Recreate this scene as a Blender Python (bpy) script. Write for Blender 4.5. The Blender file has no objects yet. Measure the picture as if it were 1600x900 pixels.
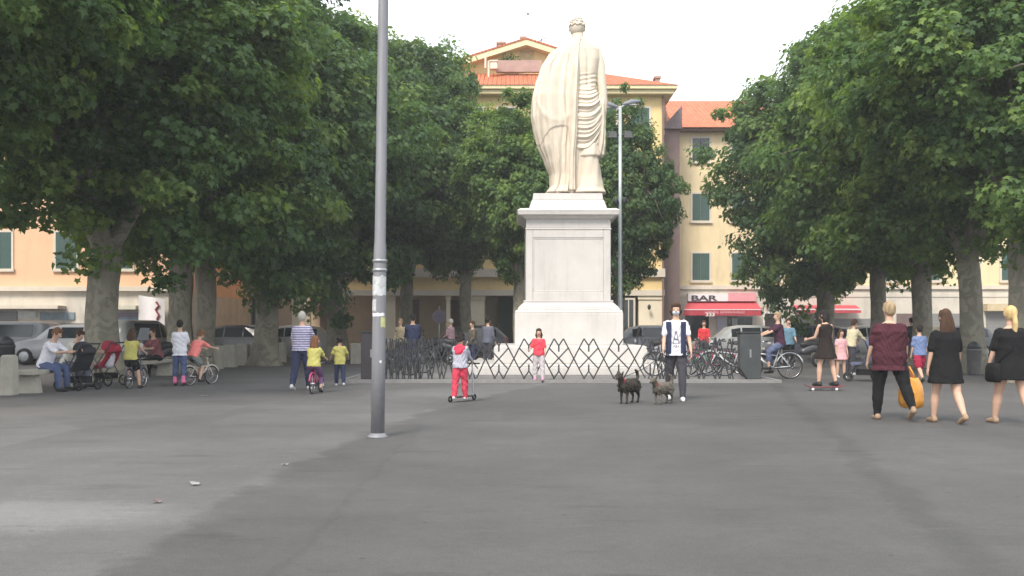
import bpy, math, random
import numpy as np
from mathutils import Vector, Matrix
random.seed(7)
PI = math.pi
R = math.radians
scene = bpy.context.scene
COL = scene.collection
F = 1500.0; HZ = 515.0; CH = 1.3          # focal (px of 1600), horizon row, camera height

def dist(yf): return F*CH/(yf-HZ)
def WX(px, D): return (px-800)/F*D
def WZ(py, D): return CH+(HZ-py)/F*D

# ---------------------------------------------------------------- materials
MATS = {}
def mat(name, col, rough=0.7, var=0.12, nscale=6.0, bump=0.0, bscale=20.0, metal=0.0, coord='Object', spec=0.4, wave=None, stretch=None):
    if name in MATS: return MATS[name]
    m = bpy.data.materials.new(name); m.use_nodes = True
    nt = m.node_tree; N = nt.nodes; L = nt.links
    b = N['Principled BSDF']
    b.inputs['Roughness'].default_value = rough
    b.inputs['Metallic'].default_value = metal
    b.inputs['Specular IOR Level'].default_value = spec
    tc = N.new('ShaderNodeTexCoord')
    src = tc.outputs[coord]
    if stretch:
        mp = N.new('ShaderNodeMapping'); mp.inputs['Scale'].default_value = stretch
        L.new(src, mp.inputs['Vector']); src = mp.outputs['Vector']
    nz = N.new('ShaderNodeTexNoise'); nz.inputs['Scale'].default_value = nscale
    nz.inputs['Detail'].default_value = 6; nz.inputs['Roughness'].default_value = 0.62
    L.new(src, nz.inputs['Vector'])
    mr = N.new('ShaderNodeMapRange'); mr.inputs['From Min'].default_value = 0.3; mr.inputs['From Max'].default_value = 0.7
    mr.inputs['To Min'].default_value = 1-var; mr.inputs['To Max'].default_value = 1+var
    L.new(nz.outputs['Fac'], mr.inputs['Value'])
    mx = N.new('ShaderNodeMix'); mx.data_type = 'RGBA'; mx.blend_type = 'MULTIPLY'; mx.inputs['Factor'].default_value = 1
    mx.inputs['A'].default_value = (*col, 1)
    L.new(mr.outputs['Result'], mx.inputs['B'])
    out = mx.outputs['Result']
    if wave:                                # (scale, second colour, axis)
        wv = N.new('ShaderNodeTexWave'); wv.bands_direction = wave[2]; wv.inputs['Scale'].default_value = wave[0]
        wv.inputs['Distortion'].default_value = wave[3] if len(wave) > 3 else 0.6
        wv.inputs['Detail'].default_value = 1
        L.new(tc.outputs['Object'], wv.inputs['Vector'])
        cr = N.new('ShaderNodeMapRange'); cr.inputs['From Min'].default_value = .42; cr.inputs['From Max'].default_value = .58
        L.new(wv.outputs['Fac'], cr.inputs['Value'])
        m2 = N.new('ShaderNodeMix'); m2.data_type = 'RGBA'
        L.new(cr.outputs['Result'], m2.inputs['Factor']); L.new(out, m2.inputs['A']); m2.inputs['B'].default_value = (*wave[1], 1)
        out = m2.outputs['Result']
    L.new(out, b.inputs['Base Color'])
    if bump > 0:
        n2 = N.new('ShaderNodeTexNoise'); n2.inputs['Scale'].default_value = bscale; n2.inputs['Detail'].default_value = 4
        L.new(src, n2.inputs['Vector'])
        bp = N.new('ShaderNodeBump'); bp.inputs['Strength'].default_value = bump; bp.inputs['Distance'].default_value = 0.02
        L.new(n2.outputs['Fac'], bp.inputs['Height']); L.new(bp.outputs['Normal'], b.inputs['Normal'])
    MATS[name] = m
    return m

def cloth(name, col, **k):
    return mat('cloth_'+name, col, rough=0.9, var=0.16, nscale=9, bump=0.7, bscale=11, spec=0.15, **k)

def glass(name='glass_dark', col=(0.02, 0.025, 0.03)):
    return mat(name, col, rough=0.12, var=0.3, nscale=1.5, spec=0.6)

# ---------------------------------------------------------------- mesh builder
class MB:
    def __init__(s): s.v = []; s.f = []
    def add(s, vs, fs):
        n = len(s.v); s.v += [tuple(v) for v in vs]; s.f += [tuple(i+n for i in f) for f in fs]; return s
    def box(s, x0, x1, y0, y1, z0, z1):
        return s.add([(x0,y0,z0),(x1,y0,z0),(x1,y1,z0),(x0,y1,z0),(x0,y0,z1),(x1,y0,z1),(x1,y1,z1),(x0,y1,z1)],
                     [(0,3,2,1),(4,5,6,7),(0,1,5,4),(1,2,6,5),(2,3,7,6),(3,0,4,7)])
    def frust(s, x0,x1,y0,y1,z0, X0,X1,Y0,Y1,z1):
        return s.add([(x0,y0,z0),(x1,y0,z0),(x1,y1,z0),(x0,y1,z0),(X0,Y0,z1),(X1,Y0,z1),(X1,Y1,z1),(X0,Y1,z1)],
                     [(0,3,2,1),(4,5,6,7),(0,1,5,4),(1,2,6,5),(2,3,7,6),(3,0,4,7)])
    def poly(s, pts): return s.add(pts, [tuple(range(len(pts)))])
    def prism(s, pts, vec):                 # polygon pts swept along vec, closed
        n = len(pts); v = Vector(vec)
        vs = [Vector(p) for p in pts]; vs += [p+v for p in vs]
        return s.add(vs, [tuple(range(n))[::-1], tuple(range(n, 2*n))] + [(i, (i+1) % n, n+(i+1) % n, n+i) for i in range(n)])
    def rings(s, rs, cap=True, closed=False):
        m = len(rs[0]); vs = [p for r in rs for p in r]; fs = []
        K = len(rs)
        for i in range(K if closed else K-1):
            for j in range(m):
                a = i*m; b = ((i+1) % K)*m
                fs.append((a+j, a+(j+1) % m, b+(j+1) % m, b+j))
        if cap and not closed:
            fs.append(tuple(range(m))[::-1]); fs.append(tuple(range((K-1)*m, K*m)))
        return s.add(vs, fs)
    def tube(s, pts, rad, seg=8, closed=False, flat=None):
        pts = [Vector(p) for p in pts]; n = len(pts)
        if not isinstance(rad, (list, tuple)): rad = [rad]*n
        rs = []; up = None
        for i, p in enumerate(pts):
            if closed: t = pts[(i+1) % n]-pts[i-1]
            else: t = pts[min(i+1, n-1)]-pts[max(i-1, 0)]
            t = t.normalized() if t.length > 1e-9 else Vector((0,0,1))
            if up is None:
                up = Vector((1,0,0)) if abs(t.x) < .8 else Vector((0,1,0))
            a = up-t*up.dot(t)
            if a.length < 1e-6: a = t.orthogonal()
            a.normalize(); b = t.cross(a); up = a
            r = rad[i]
            rs.append([p+a*(r*math.cos(2*PI*k/seg))+b*(r*math.sin(2*PI*k/seg)) for k in range(seg)])
        return s.rings(rs, closed=closed)
    def limb(s, pts, rad, seg=12):          # tube with rounded ends
        pts = [Vector(p) for p in pts]
        P = [pts[0]]; Q = [rad[0]]
        d0 = (pts[0]-pts[1]).normalized(); d1 = (pts[-1]-pts[-2]).normalized()
        A = []; B = []
        for a in (80, 55, 28):
            A.append((pts[0]+d0*rad[0]*math.sin(R(a)), rad[0]*math.cos(R(a))))
        for a in (28, 55, 80):
            B.append((pts[-1]+d1*rad[-1]*math.sin(R(a)), rad[-1]*math.cos(R(a))))
        L = A+list(zip(pts, rad))+B
        return s.tube([x[0] for x in L], [x[1] for x in L], seg)
    def ell(s, c, r, seg=16, rows=10, M=None):
        c = Vector(c); rs = []
        for i in range(rows+1):
            t = -PI/2+PI*i/rows; t = max(-PI/2+.12, min(PI/2-.12, t))
            ring = []
            for k in range(seg):
                a = 2*PI*k/seg
                p = Vector((r[0]*math.cos(t)*math.cos(a), r[1]*math.cos(t)*math.sin(a), r[2]*math.sin(t)))
                if M: p = M @ p
                ring.append(c+p)
            rs.append(ring)
        return s.rings(rs)
    def lathe(s, prof, c=(0,0,0), seg=24):
        return s.rings([[(c[0]+r*math.cos(2*PI*k/seg), c[1]+r*math.sin(2*PI*k/seg), c[2]+z) for k in range(seg)] for r, z in prof])
    def torus(s, c, Rr, r, axis='X', n=28, seg=8):
        pts = []
        for i in range(n):
            a = 2*PI*i/n; u = Rr*math.cos(a); v = Rr*math.sin(a)
            pts.append(Vector(c)+Vector({'X':(0,u,v),'Y':(u,0,v),'Z':(u,v,0)}[axis]))
        return s.tube(pts, r, seg, closed=True)
    def build(s, name, m, parent=None, smooth=False, world=False, loc=None):
        me = bpy.data.meshes.new(name)
        vs = s.v
        if parent is not None and world:
            p = parent.location; q = parent
            off = Vector(p)
            while q.parent: q = q.parent; off += q.location
            vs = [(a-off.x, b-off.y, c-off.z) for a, b, c in vs]
        me.from_pydata(vs, [], s.f); me.validate(); me.update()
        if m: me.materials.append(m)
        if smooth: me.polygons.foreach_set('use_smooth', [True]*len(me.polygons))
        o = bpy.data.objects.new(name, me); COL.objects.link(o)
        if parent is not None: o.parent = parent
        if loc is not None: o.location = loc
        return o

def tag(o, label=None, cat=None, group=None, kind=None):
    if label: o['label'] = label
    if cat: o['category'] = cat
    if group: o['group'] = group
    if kind: o['kind'] = kind
    return o
def thing(name, label, cat, loc=(0,0,0), rz=0, group=None):
    o = bpy.data.objects.new(name, None); COL.objects.link(o); o.empty_display_size = .2
    o.location = loc; o.rotation_euler = (0,0,rz)
    return tag(o, label, cat, group)
def dup(o, loc=None, rz=None, label=None, parent=None):
    c = o.copy(); COL.objects.link(c)
    if parent: c.parent = parent
    if loc is not None: c.location = loc
    if rz is not None: c.rotation_euler = (0,0,rz)
    if label: c['label'] = label
    for ch in list(o.children): dup(ch, parent=c)
    return c

DEFER = []
def solid(mb, name, m, parent, voxel=.012, it=3):
    o = mb.build(name, m, parent)
    r = o.modifiers.new('r', 'REMESH'); r.mode = 'VOXEL'; r.voxel_size = voxel; r.use_smooth_shade = True
    if it:
        s = o.modifiers.new('s', 'SMOOTH'); s.iterations = it; s.factor = .5
    DEFER.append(o)
    return o
def flush():
    dg = bpy.context.evaluated_depsgraph_get()
    out = []
    for o in DEFER:
        me = bpy.data.meshes.new_from_object(o.evaluated_get(dg)); out.append((o, me))
    for o, me in out:
        ms = [x for x in o.data.materials]
        o.modifiers.clear(); o.data = me
        if not me.materials and ms: me.materials.append(ms[0])
        me.polygons.foreach_set('use_smooth', [True]*len(me.polygons))
        if ms and ms[0] and ms[0].name.startswith('cloth_'):
            n = len(me.vertices); co_ = np.empty(n*3, np.float32); me.vertices.foreach_get('co', co_); co_ = co_.reshape(-1, 3)
            nr = np.empty(n*3, np.float32); me.vertex_normals.foreach_get('vector', nr); nr = nr.reshape(-1, 3)
            ph = random.uniform(0, 6); x_, y_, z_ = co_.T
            d = .0045*np.sin(34*x_+9*np.sin(7*z_+ph)+21*y_)+.0035*np.sin(52*z_+14*np.sin(11*x_+ph)+18*y_)+.0025*np.sin(75*(x_+z_*.6)+ph*3+10*np.sin(13*z_))
            co_ += nr*(d*(.35 if o.name.startswith(('leggings','dress')) else .8)+.001)[:, None]; me.vertices.foreach_set('co', co_.ravel()); me.update()
    DEFER.clear()

# ---------------------------------------------------------------- people
SKIN = [mat('skin_light', (.52,.33,.24), rough=.55, var=.08, spec=.3), mat('skin_tan', (.42,.25,.17), rough=.55, var=.08, spec=.3)]
HAIR = {'black': mat('hair_black', (.018,.014,.013), rough=.75, spec=.2, var=.4, nscale=30, bump=.8, bscale=40, stretch=(1,1,.2)),
        'brown': mat('hair_brown', (.06,.032,.02), rough=.75, spec=.2, var=.4, nscale=30, bump=.8, bscale=40, stretch=(1,1,.2)),
        'auburn': mat('hair_auburn', (.16,.075,.035), rough=.75, spec=.2, var=.4, nscale=30, bump=.8, bscale=40, stretch=(1,1,.2)),
        'blond': mat('hair_blond', (.50,.36,.17), rough=.75, spec=.2, var=.3, nscale=30, bump=.8, bscale=40, stretch=(1,1,.2)),
        'darkblond': mat('hair_dark_blond', (.30,.22,.13), rough=.75, spec=.2, var=.35, nscale=30, bump=.8, bscale=40, stretch=(1,1,.2)),
        'grey': mat('hair_grey', (.40,.37,.34), rough=.6, var=.2, nscale=30, bump=.6, bscale=40)}
EYE = mat('eye_dark', (.02,.015,.012), rough=.2, var=0)
LIP = mat('lip', (.35,.12,.10), rough=.5, var=0)

STAND = dict(lean=2, legs=[(2,3,2),(-3,3,2)], arms=[(4,7,12),(-2,7,10)], head=0, turn=0)
def person(px, yf, H, yaw, label, pose=None, top=None, bottom=None, dress=None, hair=('short','brown'),
           shoes=None, skin=0, group=None, z0=0.0, D=None, seat=None, bulk=1.0, vox=None, extra=None, x=None, hairlen=.2, mask=None, skates=None, foot_scale=1.0):
    D = D if D is not None else dist(yf)
    X = x if x is not None else WX(px, D)
    p = dict(STAND); p.update(pose or {})
    root = thing('person', label, 'person', (X, D, z0), R(yaw), group)
    v = vox or (.0075 if D < 19 else .010 if D < 25 else .013)
    hk = 1+max(0, 1.62-H)*.42               # children have larger heads
    u = Vector((0, math.sin(R(p['lean'])), math.cos(R(p['lean']))))
    fw = Vector((0, math.cos(R(p['lean'])), -math.sin(R(p['lean']))))
    def dr(f, o, s): return Vector((s*math.sin(R(o)), math.sin(R(f))*math.cos(R(o)), -math.cos(R(f))*math.cos(R(o))))
    P = Vector((0, 0, 0))
    legs = []
    for s, (f, o, k) in zip((-1, 1), p['legs']):
        hip = P+Vector((s*.052*H*bulk, 0, -.012*H)); kn = hip+dr(f, o, s)*.243*H; an = kn+dr(f-k, o*.3, s)*.232*H
        legs.append([hip, kn, an, f-k])
    low = min(l[2].z-.042*H - (.02 if abs(l[3]) > 25 else 0) for l in legs)
    zoff = -low if seat is None else seat
    if skates: zoff += .07
    sh = Vector((0, 0, zoff)); P = P+sh
    for l in legs:
        for i in range(3): l[i] = l[i]+sh
    arms = []
    for s, (f, o, k) in zip((-1, 1), p['arms']):
        a = P+u*.281*H+Vector((s*.094*H*(.5+.5*bulk), 0, 0)); e = a+dr(f, o, s)*.168*H; w = e+dr(f+k, o*.5, s)*.145*H
        arms.append([a, e, w, dr(f+k, o*.5, s), s])
    nk = P+u*.325*H
    hp = R(p['lean']*.4+p['head'])
    hu = Vector((0, math.sin(hp), math.cos(hp))); hf0 = Vector((0, math.cos(hp), -math.sin(hp)))
    T = Matrix.Rotation(R(p['turn']), 3, hu)
    hf = T @ hf0; hx = hf.cross(hu)
    hr = (.046*H*hk, .057*H*hk, .068*H*hk)
    hc = nk+hu*(.045*H+hr[2]*.82)
    HM = Matrix((hx, hf, hu)).transposed()
    def hpnt(a, b, c): return hc+HM @ Vector((a*hr[0], b*hr[1], c*hr[2]))
    def st(t, rx, ry, k=1.0, inf=0.0, seg=20):
        c = P+u*t*H
        bx = rx*H*k+inf; by = ry*H*k+inf
        return [c+Vector((1,0,0))*(bx*math.cos(2*PI*j/seg))+fw*(by*math.sin(2*PI*j/seg)) for j in range(seg)]
    TS = [(-.055,.06,.05),(-.02,.092,.068),(.02,.098,.070),(.07,.084,.062),(.125,.074,.055),(.19,.086,.062),(.235,.100,.062),(.270,.098,.056),(.292,.078,.048),(.308,.056,.040),(.325,.034,.033)]
    def bk(t): return bulk*(1.0 if t < .25 else .5+.5/bulk*1.0)
    b = MB()
    b.rings([st(t, a, c, bk(t)) for t, a, c in TS])
    b.limb([nk-u*.02*H, hc-hu*hr[2]*.3], [.034*H, .030*H*hk])
    b.ell(hc, hr, M=HM)
    b.ell(hpnt(0,.28,-.52), (hr[0]*.72, hr[1]*.62, hr[2]*.46), M=HM)
    b.limb([hpnt(0,.86,.12), hpnt(0,1.14,-.18)], [.011*H*hk*.6, .011*H*hk])
    for s in (-1, 1): b.ell(hpnt(s*1.0,-.02,-.05), (hr[0]*.16, hr[1]*.2, hr[2]*.24), M=HM, seg=8, rows=6)
    for hip, kn, an, fa in legs:
        kb = .5+.5*bulk
        b.limb([hip, hip.lerp(kn, .4), kn], [.054*H*kb, .047*H*kb, .034*H*kb])
        b.limb([kn, kn.lerp(an, .35), an], [.033*H*kb, .035*H*kb, .020*H])
        tilt = R(min(0, max(-70, fa+8))) if fa < -20 else 0
        fd = Vector((0, math.cos(tilt), math.sin(tilt)))
        b.limb([an+Vector((0,-.018*H,-.02*H)), an+Vector((0,0,-.024*H))+fd*.05*H, an+Vector((0,0,-.03*H))+fd*.10*H], [.019*H, .018*H, .012*H])
    for a, e, w, d, s in arms:
        b.limb([a, a.lerp(e, .4), e], [.027*H, .026*H, .020*H])
        b.limb([e, e.lerp(w, .4), w], [.020*H, .019*H, .013*H])
        q = H/1.7; n = Vector((-s, 0, 0)); wv = d.cross(n).normalized()
        if wv.y < 0: wv = -wv
        n = (n-d*n.dot(d)).normalized()
        Mh = Matrix((wv, n, d)).transposed()
        b.ell(w+d*.045*q, (.038*q, .014*q, .052*q), M=Mh, seg=12, rows=8)
        for i, ln in enumerate((.030, .038, .036, .028)):
            b0 = w+d*.085*q+wv*((1.5-i)*.021*q)
            b1 = b0+(d*.9+n*.35).normalized()*ln*q; b2 = b1+(d*.55+n*.8).normalized()*ln*.9*q
            b.limb([b0, b1, b2], [.0088*q, .0082*q, .0070*q], seg=8)
        t0 = w+d*.03*q+wv*.025*q; t1 = t0+(wv*.8+d*.6+n*.3).normalized()*.035*q; t2 = t1+(d*.9+n*.4).normalized()*.03*q
        b.limb([t0, t1, t2], [.011*q, .010*q, .008*q], seg=8)
    body = solid(b, 'body', SKIN[skin], root, v, 2)
    # face
    for s in (-1, 1):
        MB().ell(hpnt(s*.36,.885,.08), (.0075*hk, .006, .005*hk), M=HM, seg=8, rows=6).build('eye', EYE, root, True)
    if not mask:
        MB().ell(hpnt(0,.92,-.48), (.018*hk, .006, .005), M=HM, seg=8, rows=6).build('mouth', LIP, root, True)
    else:
        m_ = MB(); m_.ell(hpnt(0,.32,-.42), (hr[0]*.86, hr[1]*.80, hr[2]*.44), M=HM)
        solid(m_, 'face_mask', mask, root, v, 2)
    # clothes
    cv = v*1.3
    if bottom:
        kind, mt = bottom[0], bottom[1]; cov = bottom[2] if len(bottom) > 2 else None
        c = MB(); inf = .010
        c.rings([st(t, a, q, bk(t), inf) for t, a, q in TS[:4]])
        if kind in ('trousers', 'shorts', 'leggings'):
            fr = cov if cov is not None else (.98 if kind != 'shorts' else .3)
            sl = .020 if kind == 'trousers' else .026 if kind == 'shorts' else .013
            kb = .5+.5*bulk
            for hip, kn, an, fa in legs:
                if fr <= .5:
                    e = hip.lerp(kn, fr*2)
                    c.limb([hip, hip.lerp(e, .5), e], [.056*H*kb+.012, .052*H*kb+sl, .046*H*kb+sl])
                else:
                    e = kn.lerp(an, (fr-.5)*2)
                    c.limb([hip, hip.lerp(kn, .45), kn, kn.lerp(e, .4), e], [.056*H*kb+.010, .048*H*kb+sl, .035*H*kb+sl, .034*H*kb+sl, .021*H+sl*1.1])
        else:
            ln = cov or .2
            mid = (legs[0][1]+legs[1][1])/2
            c.rings([st(.05,.085,.064,bulk,.012), st(0,.10,.074,bulk,.016)] + [[P.lerp(Vector((mid.x, mid.y, P.z-.26*H)), k*ln/.26)+Vector(((.104+.05*k)*H*bulk*math.cos(2*PI*j/20), (.08+.045*k)*H*bulk*math.sin(2*PI*j/20), 0)) for j in range(20)] for k in (.33,.66,1.0)])
        solid(c, {'leggings':'leggings','trousers':'trousers','shorts':'shorts','skirt':'skirt'}[kind], mt, root, cv, 2)
    if top:
        kind, mt = top[0], top[1]; o_ = dict(hem=-.03, sleeve=.5, slack=.026, flare=0.0); o_.update(top[2] if len(top) > 2 else {})
        c = MB(); sl = o_['slack']
        S = [(t, a, q) for t, a, q in TS if t >= o_['hem']-.02 and t < .32]
        rr = [st(o_['hem'], .098*(1+o_['flare']), .074*(1+o_['flare']), bk(0), sl)]
        for t, a, q in S:
            if t > o_['hem']+.01: rr.append(st(t, max(a, .088 if t < .25 else 0), max(q, .064 if t < .25 else 0), bk(t), sl if t < .3 else sl*.6))
        c.rings(rr)
        for a, e, w, d, s in arms:
            f = o_['sleeve']
            if f <= 0: continue
            if f <= .5:
                en = a.lerp(e, f*2); c.limb([a+Vector((-s*.012*H,0,.002*H)), a, a.lerp(en,.5), en], [.028*H+.010, .0285*H+.012, .029*H+.012, .028*H+.013])
            else:
                en = e.lerp(w, (f-.5)*2); c.limb([a, a.lerp(e,.5), e, en], [.029*H+.012, .027*H+.013, .022*H+.012, .016*H+.012])
        solid(c, kind, mt, root, cv, 2)
    if dress:
        mt = dress[0]; o_ = dict(ln=.17, sleeve=.4, flare=.03, slack=.02, cinch=0.0); o_.update(dress[1] if len(dress) > 1 else {})
        c = MB(); mid = (legs[0][1]+legs[1][1])/2
        end = Vector((0, mid.y*.4, P.z-o_['ln']*H)); rr = []
        for k in (1.0, .75, .5, .25):
            cc = P.lerp(end, k)
            rr.append([cc+Vector(((.102*bulk+o_['flare']*k)*H+o_['slack'], 0, 0))*math.cos(2*PI*j/24)*(1+.035*k*math.sin(5*2*PI*j/24))+Vector((0, (.076*bulk+o_['flare']*k)*H+o_['slack'], 0))*math.sin(2*PI*j/24)*(1+.05*k*math.sin(7*2*PI*j/24)) for j in range(24)])
        for t, a, q in TS:
            if t >= -.001 and t < .32: rr.append(st(t, max(a, (.088-o_['cinch']) if t < .25 else 0), max(q, .062 if t < .25 else 0), bk(t), o_['slack'] if t < .3 else .010, seg=24))
        c.rings(rr)
        for a, e, w, d, s in arms:
            f = o_['sleeve']
            if f > 0:
                en = a.lerp(e, min(1, f*2)); c.limb([a+Vector((-s*.012*H,0,.002*H)), a, a.lerp(en,.5), en], [.028*H+.010, .0285*H+.012, .030*H+.012, .030*H+.015])
        solid(c, 'dress', mt, root, cv, 2)
    if shoes and not skates:
        for hip, kn, an, fa in legs:
            tilt = R(min(0, max(-70, fa+8))) if fa < -20 else 0
            fd = Vector((0, math.cos(tilt), math.sin(tilt))); k = foot_scale
            c = MB(); c.limb([an+Vector((0,-.020*H,-.016*H)), an+Vector((0,.0,-.022*H))+fd*.05*H, an+Vector((0,0,-.027*H))+fd*.105*H], [.026*H*k, .025*H*k, .018*H*k])
            c.limb([an+Vector((0,-.012*H,.0)), an+Vector((0,-.015*H,-.02*H))], [.024*H, .026*H])
            solid(c, 'shoe', shoes, root, v, 1)
    if skates:
        for hip, kn, an, fa in legs:
            c = MB(); c.limb([an+Vector((0,-.02*H,-.02*H)), an+Vector((0,.05*H,-.025*H)), an+Vector((0,.10*H,-.03*H))], [.036*H,.034*H,.025*H])
            c.limb([an+Vector((0,-.01*H,.05*H)), an+Vector((0,-.015*H,-.02*H))], [.034*H,.034*H])
            sk = solid(c, 'roller_skate', skates, root, v, 1)
            for yy in (-.06, .0, .06, .12):
                q = MB(); zz = an.z-.042*H-.035
                q.torus((an.x, an.y+yy, zz), .02, .014, 'X', 12, 6); q.build('wheel', M_RUB, sk, True)
    # hair
    hs, hcol = hair; hm = HAIR[hcol] if isinstance(hcol, str) else hcol
    c = MB()
    c.ell(hpnt(0,-.17,.18), (hr[0]*1.11, hr[1]*1.0, hr[2]*1.02), M=HM)
    c.ell(hpnt(0,.42,.66), (hr[0]*.86, hr[1]*.60, hr[2]*.42), M=HM)
    for s in (-1, 1): c.ell(hpnt(s*.80,.12,.18), (hr[0]*.30, hr[1]*.55, hr[2]*(.85 if hs in ('long','bob') else .45)), M=HM)
    L = hairlen*H
    if hs == 'short': c.ell(hpnt(0,-.42,-.15), (hr[0]*.98, hr[1]*.66, hr[2]*.62), M=HM)
    if hs in ('long', 'bob'):
        rr = []
        n_ = 7
        for i in range(n_):
            k = i/(n_-1)
            cc = hpnt(0,-.45,.25)-hf*(.012*H*math.sin(k*PI))
            cc = cc-Vector((0,0,L*k))*1.0+Vector((0,-.012*k,0))*0
            wx = hr[0]*(1.02+.45*math.sin(min(1, k*1.5)*PI*.6))*(1-.35*max(0, k-.6)/.4)
            wy = hr[1]*(.72-.25*k)
            rr.append([cc+hx*(wx*math.cos(2*PI*j/16))+hf*(wy*math.sin(2*PI*j/16)-.01*k) for j in range(16)])
        c.rings(rr)
    if hs == 'pony':
        a0 = hpnt(0,-1.0,.25)
        c.limb([a0, a0-hf*.03-Vector((0,0,L*.35)), a0-hf*.01-Vector((0,0,L*.75)), a0-Vector((0,0,L))], [.028,.036,.030,.012])
    if hs == 'bun': c.ell(hpnt(0,-.95,.65), (hr[0]*.5,)*3, M=HM)
    if hs == 'curly':
        for i in range(26):
            a = random.uniform(0, 2*PI); z = random.uniform(-.5, 1)
            q = math.sqrt(max(0, 1-z*z))
            if math.sin(a) > .35 and z < .5: continue
            c.ell(hpnt(1.08*q*math.cos(a), -.12+1.05*q*math.sin(a), z*1.05), (hr[0]*.42,)*3, seg=8, rows=6)
    hairo = solid(c, 'hair', hm, root, v, 1)
    root['_j'] = 0; del root['_j']
    return root, dict(P=P, arms=arms, legs=legs, hc=hc, hr=hr, H=H, u=u, fw=fw, hx=hx, hf=hf, hu=hu, hpnt=hpnt, nk=nk)

M_RUB = mat('rubber_black', (.018,.018,.018), rough=.8, var=.2)
M_STEEL = mat('steel_grey', (.32,.33,.34), rough=.4, metal=.6, var=.15)
M_DARKMETAL = mat('painted_dark_grey_metal', (.040,.042,.048), rough=.5, var=.2, nscale=4)
M_CHROME = mat('chrome', (.6,.6,.62), rough=.2, metal=1, var=.05)
M_BLACKP = mat('black_plastic', (.02,.02,.022), rough=.5, var=.2)

def wp(root, p):                            # local point of a thing to world
    c, s = math.cos(root.rotation_euler.z), math.sin(root.rotation_euler.z)
    return Vector((root.location.x+c*p.x-s*p.y, root.location.y+s*p.x+c*p.y, root.location.z+p.z))

# ---------------------------------------------------------------- bicycles (forward +Y, rear wheel hub at y=0)
def bicycle(loc, rz, s, col, label, group=None, basket=False, rack=False, steer=0, lean=0):
    r = thing('bicycle', label, 'bicycle', loc, rz, group); r.rotation_euler = (0, R(lean), rz)
    wr = .33*s; wb = 1.05*s
    fr = mat('bike_paint_%d_%d_%d' % tuple(int(c*99) for c in col), col, rough=.35, var=.08, spec=.5)
    bb = Vector((0,.44*s,.29*s)); st = Vector((0,.28*s,.78*s)); hd = Vector((0,.86*s,.82*s)); hb = Vector((0,.92*s,.62*s))
    m = MB(); t = .017*s**.5
    m.tube([bb, st], t); m.tube([bb, hb], t*1.25); m.tube([st.lerp(bb,.35), hb.lerp(hd,.3)], t); m.tube([hd, hb], t*1.2)
    for q in (-.05, .05):
        m.tube([bb+Vector((q*.5,0,0)), Vector((q,0,wr))], t*.7); m.tube([st.lerp(bb,.15), Vector((q,0,wr))], t*.6)
    m.build('frame', fr, r, True)
    f = MB()
    for q in (-.045, .045): f.tube([hb+Vector((q*.6,0,-.02)), Vector((q,wb,wr))], t*.8)
    f.tube([hd, hd+Vector((0,-.03*s,.14*s))], t*.8)
    f.limb([hb+Vector((-.035*s,0,-.02)), hb+Vector((.035*s,0,-.02))], [t*1.3, t*1.3], 8); f.build('fork', fr, r, True)
    h = MB(); t0 = hd+Vector((0,-.03*s,.14*s))
    h.tube([t0+Vector((-.28*s,-.12*s,.03)), t0+Vector((-.2*s,0,.03)), t0, t0+Vector((.2*s,0,.03)), t0+Vector((.28*s,-.12*s,.03))], .012)
    ho = h.build('handlebar', M_CHROME, r, True)
    for q in (-1, 1):
        MB().tube([t0+Vector((q*.265*s,-.09*s,.03)), t0+Vector((q*.29*s,-.17*s,.03))], .018).build('grip', M_BLACKP, ho, True)
    sd = MB(); sd.tube([st, st+Vector((0,-.02,.10*s))], .013); sd.limb([st+Vector((0,-.11*s,.12*s)), st+Vector((0,.0,.12*s)), st+Vector((0,.14*s,.11*s))], [.065*s,.05*s,.02*s])
    sd.build('saddle', M_BLACKP, r, True)
    for y in (0, wb):
        w = MB(); w.torus((0,y,wr), wr*.93, .011, 'X', 32, 6)
        for k in range(12):
            a = 2*PI*k/12; w.tube([(0,y,wr), (0,y+wr*.92*math.cos(a),wr+wr*.92*math.sin(a))], .0035, 4)
        w.tube([(-.05,y,wr),(.05,y,wr)], .02)
        wo = w.build('wheel', M_CHROME, r, True)
        MB().torus((0,y,wr), wr*.97, .021*s**.5, 'X', 36, 8).build('tyre', M_RUB, wo, True)
        g = MB(); pts = [(0, y+(wr*1.10)*math.cos(a), wr+(wr*1.10)*math.sin(a)) for a in [R(q) for q in range(20, 175, 12)]]
        g.tube(pts, .018, 6); g.build('mudguard', fr, r, True)
    c = MB(); c.torus(bb, .085*s, .008, 'X', 20, 5); c.box(.03,.045, 0, .44*s, .26*s, .36*s)
    for q in (-1, 1):
        pz = bb+Vector((q*.08, q*.12*s, -q*.10*s)); c.tube([bb, bb+Vector((q*.07,0,0)), pz], .01); c.box(pz.x-.04, pz.x+.04, pz.y-.035, pz.y+.035, pz.z-.01, pz.z+.01)
    c.build('crankset', M_DARKMETAL, r)
    if basket:
        k = MB(); y0 = hd.y+.06*s; z0 = hd.z
        for i in range(7):
            z = z0+.04*i; e = .012*i*.5
            k.tube([(-.16-e,y0,z),(.16+e,y0,z),(.16+e,y0+.24+e,z),(-.16-e,y0+.24+e,z)], .004, 4, closed=True)
        for i in range(9):
            xx = -.16+.04*i
            k.tube([(xx,y0,z0),(xx*1.15,y0,z0+.25)], .004, 4); k.tube([(xx,y0+.24,z0),(xx*1.15,y0+.27,z0+.25)], .004, 4)
        k.build('basket', M_DARKMETAL, r)
    if rack:
        k = MB(); k.box(-.08,.08,-.28*s,.22*s, wr*2+.07, wr*2+.09)
        for q in (-1,1): k.tube([(q*.07,-.2*s,wr*2+.07),(q*.06,0,wr)], .008)
        k.build('luggage_rack', M_DARKMETAL, r)
    return r

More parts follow.
